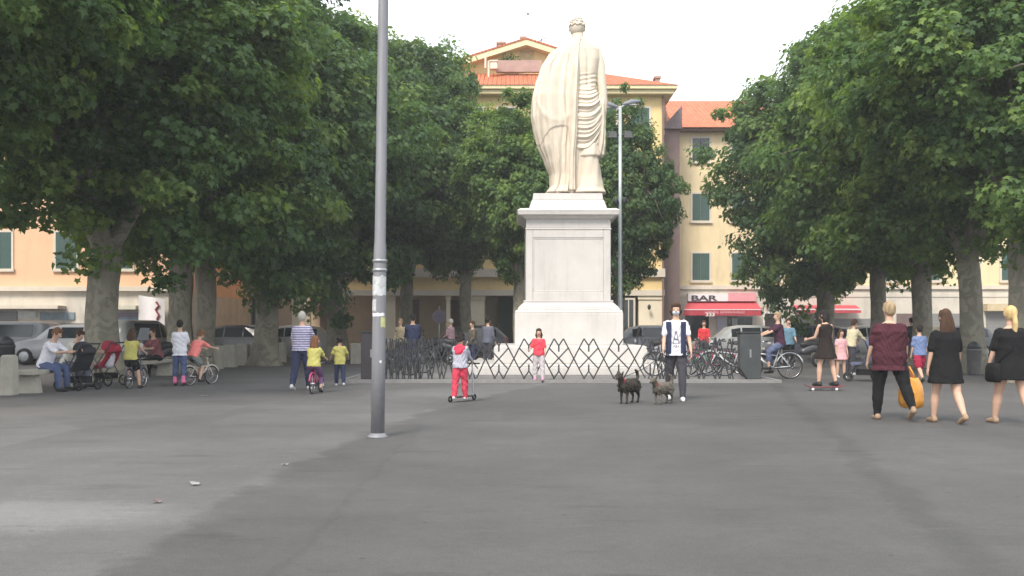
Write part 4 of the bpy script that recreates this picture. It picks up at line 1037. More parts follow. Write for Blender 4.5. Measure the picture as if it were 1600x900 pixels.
moto((WX(1022,33),33,.05), R(95), (.12,.12,.15), 'grey motor scooter behind the barrier left of the masked woman')

# ================================================================ DOGS
def dog(px, yf, s, rz, cols, label, curl=0):
    D = dist(yf); r = thing('dog', label, 'dog', (WX(px, D), D, 0), rz)
    b = MB(); q = s
    b.limb([(0,-.26*q,.36*q),(0,-.1*q,.35*q),(0,.1*q,.33*q),(0,.24*q,.35*q)], [.105*q,.112*q,.125*q,.11*q], 16)
    b.limb([(0,.25*q,.38*q),(0,.33*q,.46*q),(0,.37*q,.50*q)], [.085*q,.065*q,.06*q])
    b.ell((0,.40*q,.525*q), (.062*q,.078*q,.062*q)); b.limb([(0,.44*q,.515*q),(0,.52*q,.49*q)], [.036*q,.022*q])
    for s_ in (-1, 1):
        b.limb([(s_*.045*q,.37*q,.57*q),(s_*.062*q,.36*q,.625*q)], [.024*q,.010*q])
        b.limb([(s_*.06*q,.20*q,.34*q),(s_*.062*q,.19*q,.22*q),(s_*.06*q,.21*q,.12*q),(s_*.06*q,.205*q,.03*q)], [.05*q,.034*q,.023*q,.020*q]); b.limb([(s_*.06*q,.205*q,.022*q),(s_*.06*q,.25*q,.018*q)], [.022*q,.018*q])
        b.limb([(s_*.06*q,-.24*q,.35*q),(s_*.068*q,-.20*q,.24*q),(s_*.062*q,-.29*q,.13*q),(s_*.06*q,-.26*q,.03*q)], [.07*q,.050*q,.024*q,.019*q]); b.limb([(s_*.06*q,-.26*q,.022*q),(s_*.06*q,-.215*q,.018*q)], [.021*q,.018*q])
    b.limb([(0,-.31*q,.40*q),(0,-.37*q,.50*q),(0,-.33*q,.60*q),(0,-.26*q,.63*q)], [.03*q,.034*q,.034*q,.02*q])
    rs = random.Random(3)
    for i in range(120):                      # shaggy coat
        a = rs.uniform(0, 2*PI); y = rs.uniform(-.28,.3)*q; R0 = .115*q
        p = Vector((R0*math.cos(a), y, .35*q+R0*math.sin(a))); d = Vector((math.cos(a)*.3, -.5, math.sin(a)*.3-.5))*.05*q
        b.limb([p, p+d], [.018*q,.007*q], 6)
    m = mat('dog_fur_'+cols[0], cols[1], rough=.9, var=.6, nscale=9, bump=1, bscale=60)
    solid(b, 'body', m, r, .011*q, 1)
    MB().ell((0,.535*q,.495*q), (.014*q,)*3, 8, 6).build('nose', M_BLACKP, r, True)
    for s_ in (-1, 1): MB().ell((s_*.032*q,.462*q,.545*q), (.008*q,)*3, 8, 6).build('eye', EYE, r, True)
    MB().torus((0,.31*q,.44*q), .072*q, .010*q, 'Y', 20, 6).build('collar', mat('collar_red', (.3,.04,.05), rough=.6), r, True)
    return r
dog1 = dog(983, 630, .92, R(146), ('dark', (.035,.028,.022)), 'larger shaggy dark brown dog on lead left of the masked woman')
dog2 = dog(1036, 631, .80, R(140), ('brindle', (.11,.095,.075)), 'smaller brindle grey dog at the feet of the masked woman')

# ================================================================ PEOPLE
C = cloth
WHITE = C('white', (.66,.65,.70)); NAVY = C('navy', (.035,.042,.085)); JEAN = C('jeans', (.075,.10,.19)); BLACK = C('black', (.011,.011,.012))
GREY = C('charcoal', (.055,.053,.062)); YELL = C('yellow', (.46,.42,.13)); CORAL = C('coral', (.75,.22,.20)); MAROON = C('maroon', (.060,.018,.026))
PINK = C('pink', (.60,.20,.32)); RED = C('red', (.48,.05,.085)); LGREY = C('light_grey', (.36,.36,.42)); SAND = C('cream_top', (.55,.50,.34))
STRIPE = C('striped', (.50,.48,.58), wave=(6.2,(.17,.15,.28),'Z',.4)); SHOEW = mat('shoe_white', (.6,.6,.6), rough=.7, var=.15); SHOEB = mat('shoe_black', (.02,.02,.02), rough=.6, var=.2)
SANDAL = mat('sandal_tan', (.30,.20,.13), rough=.7, var=.15); PALEPINK = C('pale_pink', (.66,.36,.38)); DRED = C('dark_red', (.28,.02,.05)); BLUE = C('blue', (.14,.19,.34)); DBROWN = C('near_black', (.022,.016,.015))
WALK1 = [(24,3,8),(-20,3,14)]; WALK2 = [(-22,3,16),(20,3,4)]

# woman in maroon with hat-like blond hair, orange bag
w1, j1 = person(1390, 656, 1.66, -4, 'heavy woman in maroon top and black leggings walking away with short blond hair', dict(legs=[(6,5,4),(-20,9,22)], arms=[(5,12,20),(6,13,14)], turn=12),
   top=('tunic', MAROON, dict(hem=-.10, sleeve=.42, slack=.035, flare=.10)), bottom=('leggings', BLACK), hair=('short','darkblond'), shoes=SANDAL, bulk=1.32)
# woman with long dark hair, black dress
w2, j2 = person(1478, 661, 1.55, 2, 'woman with long dark brown hair in short black dress walking away', dict(legs=[(14,2,6),(-16,2,18)], arms=[(-2,11,14),(10,13,8)]),
   dress=(BLACK, dict(ln=.16, sleeve=.40, flare=.022, slack=.03)), hair=('long','brown'), shoes=SANDAL, hairlen=.22, bulk=1.12)
# blonde, black dress
w3, j3 = person(1580, 663, 1.60, 3, 'woman with long blond ponytail in black dress at the right edge', dict(legs=[(16,3,4),(-14,3,16)], arms=[(6,13,12),(2,10,10)]),
   dress=(BLACK, dict(ln=.13, sleeve=.42, flare=.02, slack=.035)), hair=('pony','blond'), shoes=SANDAL, hairlen=.26, bulk=1.22)
# masked woman
w4, j4 = person(1056, 626, 1.76, 172, 'woman with face mask, white t-shirt and dark open waistcoat walking two dogs', dict(legs=[(10,3,4),(-8,3,10)], arms=[(8,14,16),(14,9,28)], head=6),
   top=('t_shirt', WHITE, dict(hem=-.05, sleeve=.34, slack=.030, flare=.06)), bottom=('leggings', GREY), hair=('bob','brown'), shoes=SHOEW, hairlen=.09, mask=mat('mask_pale_blue', (.50,.56,.62), rough=.8, var=.05))
H = 1.76
def front(j, x, t, inf): 
    rx, ry = .094*H+inf, .065*H+inf
    return j['P']+j['u']*t*H+Vector((x,0,0))+j['fw']*(ry*math.sqrt(max(0, 1-(x/rx)**2)))
ws = MB()
for s in (-1, 1):
    rs = []
    for t in (-.07,-.02,.05,.12,.2,.26,.30):
        a = [front(j4, s*xx, t, .046) for xx in (.085,.12,.15,.18)]; c = [front(j4, s*xx, t, .028) for xx in (.175,.15,.12,.085)]
        rs.append(a+c)
    ws.rings(rs)
ws.rings([[j4['P']+j4['u']*t*H+Vector(((rx*H+.048)*math.cos(a), 0, 0))+j4['fw']*((ry*H+.048)*math.sin(a)) for a in [PI+.35+(PI-.7)*k/9 for k in range(10)]]+[j4['P']+j4['u']*t*H+Vector(((rx*H+.030)*math.cos(a), 0, 0))+j4['fw']*((ry*H+.030)*math.sin(a)) for a in [2*PI-.35-(PI-.7)*k/9 for k in range(10)]] for t, rx, ry in ((-.06,.098,.07),(.02,.098,.07),(.12,.088,.062),(.2,.088,.062),(.28,.092,.055))])
ws.build('waistcoat', NAVY, w4, True)
pr = MB()
for (xa,ta,xb,tb) in ((-.055,.08,0,.21),(.055,.08,0,.21),(-.06,.08,.06,.08),(-.03,.12,.03,.12),(-.05,.055,-.03,.03),(-.01,.055,.01,.03),(.03,.055,.05,.03)):
    pr.tube([front(j4, xa+(xb-xa)*k/4, ta+(tb-ta)*k/4, .036) for k in range(5)], .006, 5)
pr.build('shirt_print', mat('print_dark', (.10,.11,.16), rough=.8, var=.2), w4)
# man in striped shirt
w5, j5 = person(471, 609, 1.66, -6, 'man in blue and white striped t-shirt and dark jeans walking away', dict(legs=[(-12,3,14),(12,3,4)], arms=[(4,8,14),(30,10,50)], lean=4),
   top=('t_shirt', STRIPE, dict(hem=-.02, sleeve=.42, slack=.028)), bottom=('trousers', NAVY), hair=('short','grey'), shoes=SHOEW, bulk=1.10)
# child on bike next to him
bicycle((WX(506,20.6), 19.4, 0), R(-4), .62, (.42,.06,.14), 'small magenta bicycle ridden by the girl with long auburn hair', 'children bicycles')
person(506, 0, 1.18, -4, 'girl with long auburn hair and yellow top riding a magenta bicycle', dict(legs=[(62,10,62),(40,10,66)], arms=[(42,12,28),(42,12,28)], lean=12), D=19.55, x=WX(506,20.6), seat=.57,
   top=('t_shirt', YELL, dict(sleeve=.4)), bottom=('leggings', C('plum', (.13,.07,.15)), .8), hair=('long','auburn'), shoes=SHOEB, hairlen=.26)
person(531, 603, 1.10, 15, 'small dark haired girl in bright yellow top and navy leggings', dict(legs=[(14,3,10),(-12,3,14)], arms=[(18,22,30),(20,25,40)]),
   top=('t_shirt', YELL, dict(sleeve=.4, slack=.025, flare=.2, hem=-.07)), bottom=('leggings', NAVY), hair=('curly','black'), shoes=SHOEW)
# girl with red trousers on kick scooter
KX, KD = WX(722,17.4), 17.4
ks = thing('kick_scooter', 'small black kick scooter under the girl in red trousers', 'scooter', (KX, KD, 0), R(-35))
MB().box(-.06,.06,-.30,.28,.075,.095).build('deck', M_BLACKP, ks); MB().tube([(0,.28,.10),(0,.34,.10),(0,.30,.68)], .016).build('stem', M_STEEL, ks, True); MB().tube([(-.17,.30,.68),(.17,.30,.68)], .014).build('handlebar', M_BLACKP, ks, True)
for y in (-.34,.36): 
    MB().torus((0,y,.06), .042, .018, 'X', 18, 8).build('wheel', M_RUB, ks, True)
person(719, 0, 1.14, -12, 'girl in grey hoodie with red hood and red trousers on kick scooter', dict(legs=[(-10,3,8),(10,3,8)], arms=[(38,8,22),(38,8,22)]), D=17.2, x=WX(719,17.2), z0=.045,
   top=('hoodie', LGREY, dict(sleeve=.95, slack=.03, hem=-.03)), bottom=('trousers', RED), hair=('curly','black'), shoes=SHOEW)
hd_ = bpy.data.objects[-1]
def add_hood(root, j, m):
    c = MB(); p = j['nk']-j['fw']*.055*j['H']-j['u']*.02*j['H']; c.ell(p, (.085*j['H'],.055*j['H'],.065*j['H'])); solid(c, 'hood', m, root, .01, 2)
# girl in red with pale trousers
g5, j5b = person(842, 598, 1.20, 175, 'girl in red top and pale grey trousers facing the camera at the barrier', dict(legs=[(4,5,4),(-4,5,4)], arms=[(10,10,30),(6,22,70)]),
   top=('t_shirt', C('bright_red', (.70,.07,.10)), dict(sleeve=.4)), bottom=('trousers', C('pale_trousers', (.50,.46,.48))), hair=('long','brown'), skates=mat('skate_pink', (.62,.25,.42), rough=.5, var=.1), hairlen=.15)
# navy dressed person behind the barrier
person(645, 585, 1.66, 10, 'person all in navy standing behind the left end of the barrier', dict(arms=[(20,8,60),(10,8,30)]), z0=.05,
   top=('jacket', NAVY, dict(sleeve=.95, slack=.03)), bottom=('trousers', NAVY), hair=('short','black'), shoes=SHOEB)
# left group
bicycle((WX(221,21.8), 21.1, 0), R(-3), .66, (.10,.10,.13), 'dark bicycle ridden by the girl in the yellow vest top', 'children bicycles')
person(221, 0, 1.28, -3, 'brown haired girl in yellow vest top and dark shorts on a dark bicycle at left', dict(legs=[(55,12,50),(8,16,6)], arms=[(40,12,25),(40,12,25)], lean=8), D=21.2, x=WX(220.5,21.8), seat=.66,
   top=('vest_top', YELL, dict(sleeve=.1)), bottom=('shorts', BLACK, .3), hair=('long','brown'), shoes=SHOEB, hairlen=.16)
person(281, 603, 1.40, 5, 'dark haired girl in long white t-shirt, jeans and pink roller skates', dict(legs=[(3,4,4),(-5,4,6)], arms=[(20,12,60),(20,8,50)]),
   top=('t_shirt', WHITE, dict(hem=-.08, sleeve=.4, slack=.035, flare=.06)), bottom=('trousers', JEAN), hair=('bun','black'), skates=mat('skate_magenta', (.66,.16,.32), rough=.5, var=.1))
bicycle((WX(309,22.9), 22.3, 0), R(-28), .66, (.55,.50,.45), 'pale bicycle ridden by the girl in the coral top', 'children bicycles')
person(313, 0, 1.30, -28, 'girl in coral top bent forward riding a pale bicycle', dict(legs=[(60,8,62),(35,10,55)], arms=[(60,12,18),(60,12,18)], lean=28, head=14), D=22.45, x=WX(311,22.9), seat=.68,
   top=('t_shirt', CORAL, dict(sleeve=.4, slack=.025)), bottom=('shorts', C('grey_green', (.16,.18,.17)), .3), hair=('short','auburn'), shoes=SHOEB)
# seated pair on bench
SEAT = [(82,6,80),(80,8,74)]
person(0, 0, 1.68, -100, 'seated man in white t-shirt and jeans on the near end of the left bench', dict(legs=SEAT, arms=[(48,6,50),(50,4,45)], lean=22, head=18), D=20.25, x=-9.85, seat=.56,
   top=('t_shirt', WHITE, dict(sleeve=.4)), bottom=('trousers', JEAN), hair=('short','auburn'), shoes=SHOEB)
person(0, 0, 1.64, -104, 'seated woman in white top and grey jeans leaning towards the pushchairs', dict(legs=SEAT, arms=[(55,6,35),(50,4,40)], lean=28, head=14), D=21.2, x=-9.82, seat=.56,
   top=('t_shirt', C('offwhite', (.60,.58,.52)), dict(sleeve=.35)), bottom=('trousers', C('greyjean', (.12,.12,.17))), hair=('short','brown'), shoes=SHOEB)
person(0, 0, 1.62, 150, 'person in dark reddish shirt sitting in shade behind the cycling girl in yellow', dict(legs=SEAT, arms=[(40,6,50),(40,4,45)], lean=15), D=26.2, x=WX(246,26.2), seat=.56,
   top=('shirt', C('dark_rose', (.22,.08,.09)), dict(sleeve=.4)), bottom=('trousers', BLACK), hair=('short','brown'), shoes=SHOEB)
# right group
girl, jg = person(1290, 609, 1.60, 20, 'dark haired girl in black sleeveless dress standing on a skateboard', dict(legs=[(6,6,4),(-8,8,6)], arms=[(20,10,60),(16,14,70)], head=16, turn=20),
   dress=(DBROWN, dict(ln=.16, sleeve=0, flare=.045, cinch=.018)), hair=('long','black'), shoes=SHOEB, hairlen=.14, z0=.09, foot_scale=1.35)
girl.location.z = .085
sk = thing('skateboard', 'low dark skateboard under the girl in black dress', 'skateboard', (WX(1287,20.5), 20.5, 0), R(88))
b = MB(); b.rings([[(x*.1, y, z+dz) for x, dz in ((-1,0),(1,0),(1,.015),(-1,.015))] for y, z in ((-.40,.105),(-.30,.07),(.30,.07),(.40,.105))]); b.build('deck', mat('deck_dark_red', (.16,.04,.05), rough=.6), sk)
for y in (-.25,.25):
    for x in (-.075,.075): MB().tube([(x-.018,y,.03),(x+.018,y,.03)], .03, 12).build('wheel', M_WHT, sk, True)
    MB().tube([(-.075,y,.035),(.075,y,.035)], .014).build('axle', M_STEEL, sk)
person(1314, 590, 1.25, 185, 'small girl in pale pink dress with brown hair beside the skateboarding girl', dict(arms=[(4,8,10),(4,8,10)]), dress=(PALEPINK, dict(ln=.14, sleeve=.3, flare=.03)), hair=('long','brown'), shoes=SHOEW, hairlen=.15)
person(1328, 586, 1.58, -60, 'person in cream top leaning over the dark pushchair', dict(lean=18, arms=[(40,8,20),(40,8,20)]), top=('shirt', SAND, dict(sleeve=.9)), bottom=('trousers', GREY), hair=('short','brown'), shoes=SHOEW)
person(1437, 600, 1.40, 5, 'child in blue shirt and dark red shorts between the maroon and black dressed women', dict(legs=WALK2), D=23.5, top=('t_shirt', BLUE, dict(sleeve=.4, slack=.03)), bottom=('shorts', DRED, .42), hair=('short','black'), shoes=SHOEB)
bk = bicycle((WX(1234,25.4), 25.4, 0), R(90), 1.0, (.62,.63,.66), 'white city bicycle with basket being ridden to the left', rack=True, basket=True)
person(0, 0, 1.66, 90, 'woman with blond hair and dark purple top riding the white bicycle', dict(legs=[(58,5,60),(35,5,40)], arms=[(55,8,14),(55,8,14)], lean=6, turn=15), D=25.4, x=WX(1234,25.4)-.26, seat=.94,
   top=('t_shirt', C('dark_plum', (.06,.025,.045)), dict(sleeve=.35)), bottom=('trousers', C('slate_jeans', (.10,.12,.20)), .8), hair=('bun','darkblond'), shoes=SHOEB)
person(1232, 576, 1.62, 170, 'person in blue shirt standing behind the rear wheel of the white bicycle', dict(arms=[(20,8,40),(10,8,30)]), D=31.5, top=('t_shirt', C('teal_blue', (.12,.22,.30)), dict(sleeve=.45)), bottom=('trousers', BLACK), hair=('short','brown'), shoes=SHOEB)
# a few people behind the barrier
for px_, D_, hh, yw, cl_, hr_, lab, sl_ in (
    (705,37,1.62,60,C('dusty_pink',(.34,.22,.26)),'grey','grey haired person in dusty pink top behind the barrier near the arcade', .5),
    (739,33,1.5,120,C('brown_top',(.12,.10,.08)),'brown','person in brown top facing the square before the widest arcade pillar', .9),
    (626,34,1.60,160,C('beige_top',(.40,.33,.22)),'darkblond','person in beige top just right of the foreground pole behind the barrier', .9),
    (1100,36,1.60,170,C('scarlet_top',(.62,.05,.06)),'brown','person in scarlet top standing under the BAR awning', .5),
    (1425,36,1.70,30,C('shadow_black',(.02,.02,.025)),'black','person in black far off between the right tree trunks', .9),
    (762,31.5,1.62,-30,C('steel_top',(.12,.13,.17)),'black','dark dressed person at the left foot of the monument steps', .9)):
    person(px_, 0, hh, yw, lab, dict(arms=[(14,8,40),(6,8,20)]), D=D_, z0=.05 if abs(px_-850) < 240 else 0, top=('jacket', cl_, dict(sleeve=sl_, slack=.03)), bottom=('trousers', NAVY if px_ % 2 else GREY), hair=('short',hr_), shoes=SHOEB)

# hood for the girl on the kick scooter
for o in list(bpy.data.objects):
    if o.name.startswith('person') and 'grey hoodie' in (o.get('label') or ''):
        c = MB(); c.ell((0,-.03,.905), (.115,.075,.085)); c.ell((0,-.07,.87), (.085,.05,.08)); solid(c, 'hood', C('hood_red', (.62,.05,.09)), o, .01, 2)

# carried things
def bag_orange():
    hnd = wp(w1, j1['arms'][1][2]+j1['arms'][1][3]*.09)
    r = thing('shopping_bag', 'full orange plastic shopping bag held by the woman in maroon', 'bag', (hnd.x+.05, hnd.y-.02, hnd.z-.60), R(8))
    b = MB(); rs = []; q = random.Random(4)
    for z, wx, wy in ((0,.10,.07),(.03,.16,.11),(.12,.19,.13),(.22,.185,.125),(.32,.16,.11),(.40,.13,.08),(.44,.10,.05)):
        rs.append([((wx+q.uniform(-.012,.012))*math.cos(2*PI*j/22)*(1+.06*math.sin(j*2.3+z*9))+.06*(0.5-z), (wy+q.uniform(-.01,.01))*math.sin(2*PI*j/22), z+q.uniform(-.008,.008)) for j in range(22)])
    b.rings(rs); b.build('body', mat('orange_plastic', (.70,.32,.06), rough=.45, var=.22, nscale=7, bump=.8, bscale=9), r, True)
    for y in (-.03,.03): MB().tube([(-.08,y,.42),(-.06,y,.52),(-.04,0,.60),(-.01,0,.60),(.02,y,.52),(.07,y,.42)], .012, 8).build('handle', mat('orange_plastic', (.7,.3,.06)), r, True)
bag_orange()
def shoulder_bag(root, j, side, label, m):
    p = wp(root, j['P']+Vector((side*.24, .02, -.10)))
    r = thing('shoulder_bag', label, 'bag', p, root.rotation_euler.z)
    b = MB(); b.rings([[(a*wx, c*wy, z) for a, c in ((-1,-.6),(-.6,-1),(.6,-1),(1,-.6),(1,.6),(.6,1),(-.6,1),(-1,.6))] for z, wx, wy in ((-.14,.05,.12),(-.10,.065,.15),(.06,.06,.14),(.12,.035,.11))]); b.build('pouch', m, r, True)
    t = j['P']+j['u']*.31*j['H']; l = t+Vector((-side*.04,-.055*1.6,-.01))-(j['P']+Vector((side*.24,.02,-.10)))
    mid = j['P']+Vector((side*.08,-.17,.22))-(j['P']+Vector((side*.24,.02,-.10)))
    MB().tube([(0,-.08,.11), mid, l], .010, 6).build('strap', m, r, True)
shoulder_bag(w3, j3, -1, 'black shoulder bag hanging at the left hip of the blond woman', BLACK)
for dg_, nm in ((dog1, 'dark thin lead from the masked woman to the larger dog'), (dog2, 'dark thin lead from the masked woman to the smaller dog')):
    q = .92 if dg_ is dog1 else .80
    a = wp(w4, j4['arms'][1][2]+j4['arms'][1][3]*.07); c = wp(dg_, Vector((0,.31*q,.50*q)))
    m = a.lerp(c, .5)-Vector((0,0,.08))
    tag(MB().tube([a, a.lerp(m,.5)-Vector((0,0,.03)), m, m.lerp(c,.5), c], .006, 6).build('dog_lead', BLACK, None), nm, 'dog lead')

# pushchairs
def stroller(loc, rz, col, label, s=1.0, child=False):
    r = thing('pushchair', label, 'pushchair', loc, rz, 'pushchairs')
    cm_ = cloth('stroller_%d_%d' % (int(col[0]*99), int(col[2]*99)), col)
    f = MB()
    for x in (-.24,.24):
        f.tube([(x,.38,.12),(x,.0,.52),(x,-.38,1.0)], .014); f.tube([(x,-.30,.12),(x,.0,.52),(x,.12,.66)], .014)
    f.tube([(-.24,-.38,1.0),(.24,-.38,1.0)], .018); f.tube([(-.24,-.3,.14),(.24,-.3,.14)], .012); f.build('frame', M_DARKMETAL, r, True)
    b = MB(); b.rings([[(-.20,y,z),(.20,y,z),(.20,y+.03,z+.06),(-.20,y+.03,z+.06)] for y, z in ((.30,.38),(.22,.42),(-.06,.42),(-.20,.62),(-.30,.86))]); b.build('seat', cm_, r)
    h = MB(); rs = []
    for i in range(7):
        a = R(10+i*20); rs.append([(.22*math.cos(t), -.12-.30*math.cos(a)*math.sin(t)*1.0-.0, .72+.30*math.sin(a)*math.sin(t)+.02) for t in [PI*k/10 for k in range(11)]])
    vs = [p for q in rs for p in q]; n = 11
    h.add(vs, [(i*n+k, i*n+k+1, (i+1)*n+k+1, (i+1)*n+k) for i in range(5) for k in range(n-1)]); ho = h.build('canopy', cm_, r, True)
    sm_ = ho.modifiers.new('s','SOLIDIFY'); sm_.thickness = .012
    k = MB(); k.box(-.17,.17,-.22,.18,.16,.30); k.build('basket', BLACK, r)
    for x in (-.24,.24):
        for y, rr in ((.38,.09),(-.30,.11)): MB().torus((x,y,rr+.02), rr, .02, 'X', 20, 8).build('wheel', M_RUB, r, True)
    if child:
        c = MB(); c.limb([(0,-.10,.50),(0,-.16,.70)], [.10,.09]); c.ell((0,-.14,.86), (.075,.08,.09)); 
        for s_ in (-1,1): c.limb([(s_*.06,-.08,.48),(s_*.07,.14,.50),(s_*.07,.22,.34)], [.05,.04,.03]); c.limb([(s_*.10,-.14,.70),(s_*.13,-.02,.58),(s_*.06,.08,.58)], [.035,.03,.022])
        t = thing('person', 'toddler in white and red clothes sitting in the red pushchair', 'person', loc, rz); solid(c, 'body', SKIN[0], t, .012, 2)
        d = MB(); d.limb([(0,-.10,.50),(0,-.16,.71)], [.118,.105]); solid(d, 't_shirt', WHITE, t, .014, 2)
        d = MB(); [d.limb([(s_*.06,-.08,.48),(s_*.07,.14,.50),(s_*.07,.20,.40)], [.062,.052,.042]) for s_ in (-1,1)]; solid(d, 'trousers', RED, t, .014, 2)
        d = MB(); d.ell((0,-.16,.88), (.08,.08,.085)); solid(d, 'hair', HAIR['brown'], t, .012, 1)
stroller((-9.30, 20.6, 0), R(62), (.03,.03,.035), 'black pushchair in front of the seated pair', 1)
stroller((-9.45, 22.3, 0), R(70), (.30,.03,.05), 'red hooded pushchair with toddler beside the thick trunk', 1, True)
stroller((WX(1350,24.2), 24.2, 0), R(75), (.10,.11,.17), 'blue grey pushchair partly hidden by the woman in maroon')
# parked bicycles behind the barrier
for i, (px_, D_, rz_, cc, lab) in enumerate(((1082,25.6,70,(.25,.26,.28),'silver grey parked bicycle nearest the masked woman behind the barrier'),(1108,26.6,55,(.05,.16,.09),'dark green parked bicycle behind the barrier'),(1132,25.9,62,(.36,.05,.09),'crimson parked bicycle behind the barrier'),(1158,26.9,60,(.08,.09,.10),'black parked bicycle behind the right end housing'),(1172,25.5,75,(.45,.46,.48),'light grey parked bicycle at the right end housing'),(640,26.2,65,(.06,.06,.09),'dark blue parked bicycle behind the left end of the barrier'),(662,27.6,60,(.12,.12,.13),'dark grey parked bicycle left of the monument steps'))):
    bicycle((WX(px_,D_), D_, .05 if px_ < 1190 else 0), R(rz_), .98, cc, lab, 'bicycles parked behind the barrier', rack=(i % 2 == 0), basket=(i % 3 == 1), lean=6)
# bins
def bin_(x, y, label, m, h=.75, r=.2):
    t = thing('litter_bin', label, 'litter bin', (x, y, 0), 0, 'litter bins'); MB().lathe([(r*.85,0),(r*.9,.03),(r,h-.06),(r*1.06,h-.05),(r*1.06,h),(r*.9,h)], seg=24).build('drum', m, t, True)
    MB().lathe([(r*1.0,h+.002),(r*.8,h+.12),(r*.3,h+.2),(.02,h+.21)], seg=24).build('lid', M_DARKMETAL, t, True)
bin_(WX(1522,27.6), 27.6, 'grey metal litter bin at the foot of the pale right trunk', mat('bin_grey', (.12,.11,.11), rough=.6, var=.2))
bin_(WX(8,21.5), 21.5, 'dark litter bin behind the near left stone pier', mat('bin_dark', (.04,.04,.045), rough=.6, var=.2), .95)
# paper scraps
M_PAP = mat('paper_scrap', (.24,.24,.235), rough=.8, var=.25)
for px_, yf, sz_, lab in ((318,620,.10,'small white paper scrap on asphalt in front of the coral cyclist'),(446,728,.04,'tiny white scrap on the asphalt between stain and pole'),(244,786,.05,'tiny crumpled dark scrap beside the pale stain'),(305,758,.06,'flat pale grey paper piece lying above the pale stain')):
    D_ = dist(yf); b = MB(); q = random.Random(int(px_))
    pts = [(sz_*math.cos(a)*q.uniform(.5,1), sz_*math.sin(a)*q.uniform(.4,.9), q.uniform(.004,.03 if sz_ < .15 else .008)) for a in [2*PI*k/9 for k in range(9)]]
    b.add(pts+[(0,0,.02)], [(k, (k+1) % 9, 9) for k in range(9)]); o = b.build('paper_scrap', M_PAP if px_ != 244 else M_BROWN); o.location = (WX(px_,D_), D_, .002); tag(o, lab, 'litter', 'litter on the asphalt')
# bird
b = MB(); b.limb([(0,-.12,0),(0,0,0),(0,.14,.02)], [.02,.05,.03]); b.add([(0,.06,0),(.35,.02,.14),(.30,-.06,.12),(0,-.05,0)], [(0,1,2,3)]); b.add([(0,.06,.001),(-.30,.02,.2),(-.26,-.06,.18),(0,-.05,.001)], [(0,1,2,3)])
o = b.build('bird', M_DARKMETAL, None, True); o.location = (WX(825,45), 45, WZ(22,45)); tag(o, 'small bird flying in the white sky left of the statue head', 'bird')

def haze():
    o = MB().box(-90, 90, -4, 90, -1, 21).build('haze', None); tag(o, kind='stuff')
    m = bpy.data.materials.new('air_haze'); m.use_nodes = True; nt = m.node_tree; nt.nodes.remove(nt.nodes['Principled BSDF'])
    v = nt.nodes.new('ShaderNodeVolumePrincipled'); v.inputs['Color'].default_value = (.95,.97,1,1); v.inputs['Density'].default_value = .0010
    nt.links.new(v.outputs[0], nt.nodes['Material Output'].inputs['Volume']); o.data.materials.append(m)
haze()
flush()

# ================================================================ TREES
def leaf_mat(name, base, tr=.32):
    m = bpy.data.materials.new(name); m.use_nodes = True; nt = m.node_tree; N = nt.nodes; L = nt.links; b = N['Principled BSDF']
    at = N.new('ShaderNodeAttribute'); at.attribute_name = 'rnd'
    cr = N.new('ShaderNodeValToRGB'); el = cr.color_ramp.elements
    el[0].color = (base[0]*.55, base[1]*.62, base[2]*.7, 1); el[1].color = (base[0]*1.9, base[1]*1.5, base[2]*1.1, 1)
    e = el.new(.5); e.color = (*base, 1)
    L.new(at.outputs['Fac'], cr.inputs['Fac'])
    L.new(cr.outputs['Color'], b.inputs['Base Color']); b.inputs['Roughness'].default_value = .55; b.inputs['Specular IOR Level'].default_value = .35
    t = N.new('ShaderNodeBsdfTranslucent'); mxc = N.new('ShaderNodeMix'); mxc.data_type = 'RGBA'; mxc.blend_type = 'MULTIPLY'; mxc.inputs['Factor'].default_value = 1; mxc.inputs['B'].default_value = (1.5,1.5,.7,1)
    L.new(cr.outputs['Color'], mxc.inputs['A']); L.new(mxc.outputs['Result'], t.inputs['Color'])
    ms = N.new('ShaderNodeMixShader'); ms.inputs['Fac'].default_value = tr
    L.new(b.outputs[0], ms.inputs[1]); L.new(t.outputs[0], ms.inputs[2]); L.new(ms.outputs[0], N['Material Output'].inputs['Surface'])
    return m
M_LEAF = leaf_mat('plane_leaves', (.105,.185,.065), .5); M_LEAFB = leaf_mat('plane_leaves_bluish', (.100,.178,.076), .5); M_LEAFY = leaf_mat('plane_leaves_fresh', (.118,.205,.068), .5)
def bark():
    m = mat('plane_bark', (.235,.215,.165), rough=.9, var=.22, nscale=3, bump=.4, bscale=12, stretch=(1,1,.5))
    nt = m.node_tree; N = nt.nodes; L = nt.links; b = N['Principled BSDF']
    src = b.inputs['Base Color'].links[0].from_socket
    tc = N.new('ShaderNodeTexCoord'); v = N.new('ShaderNodeTexNoise'); v.inputs['Scale'].default_value = 2.6; v.inputs['Distortion'].default_value = 1.2
    L.new(tc.outputs['Object'], v.inputs['Vector']); r = N.new('ShaderNodeMapRange'); r.inputs['From Min'].default_value = .52; r.inputs['From Max'].default_value = .56; L.new(v.outputs['Fac'], r.inputs['Value'])
    m2 = N.new('ShaderNodeMix'); m2.data_type = 'RGBA'; m2.inputs['B'].default_value = (.18,.165,.125,1); L.new(r.outputs['Result'], m2.inputs['Factor']); L.new(src, m2.inputs['A']); L.new(m2.outputs['Result'], b.inputs['Base Color'])
    return m
M_BARK = bark()

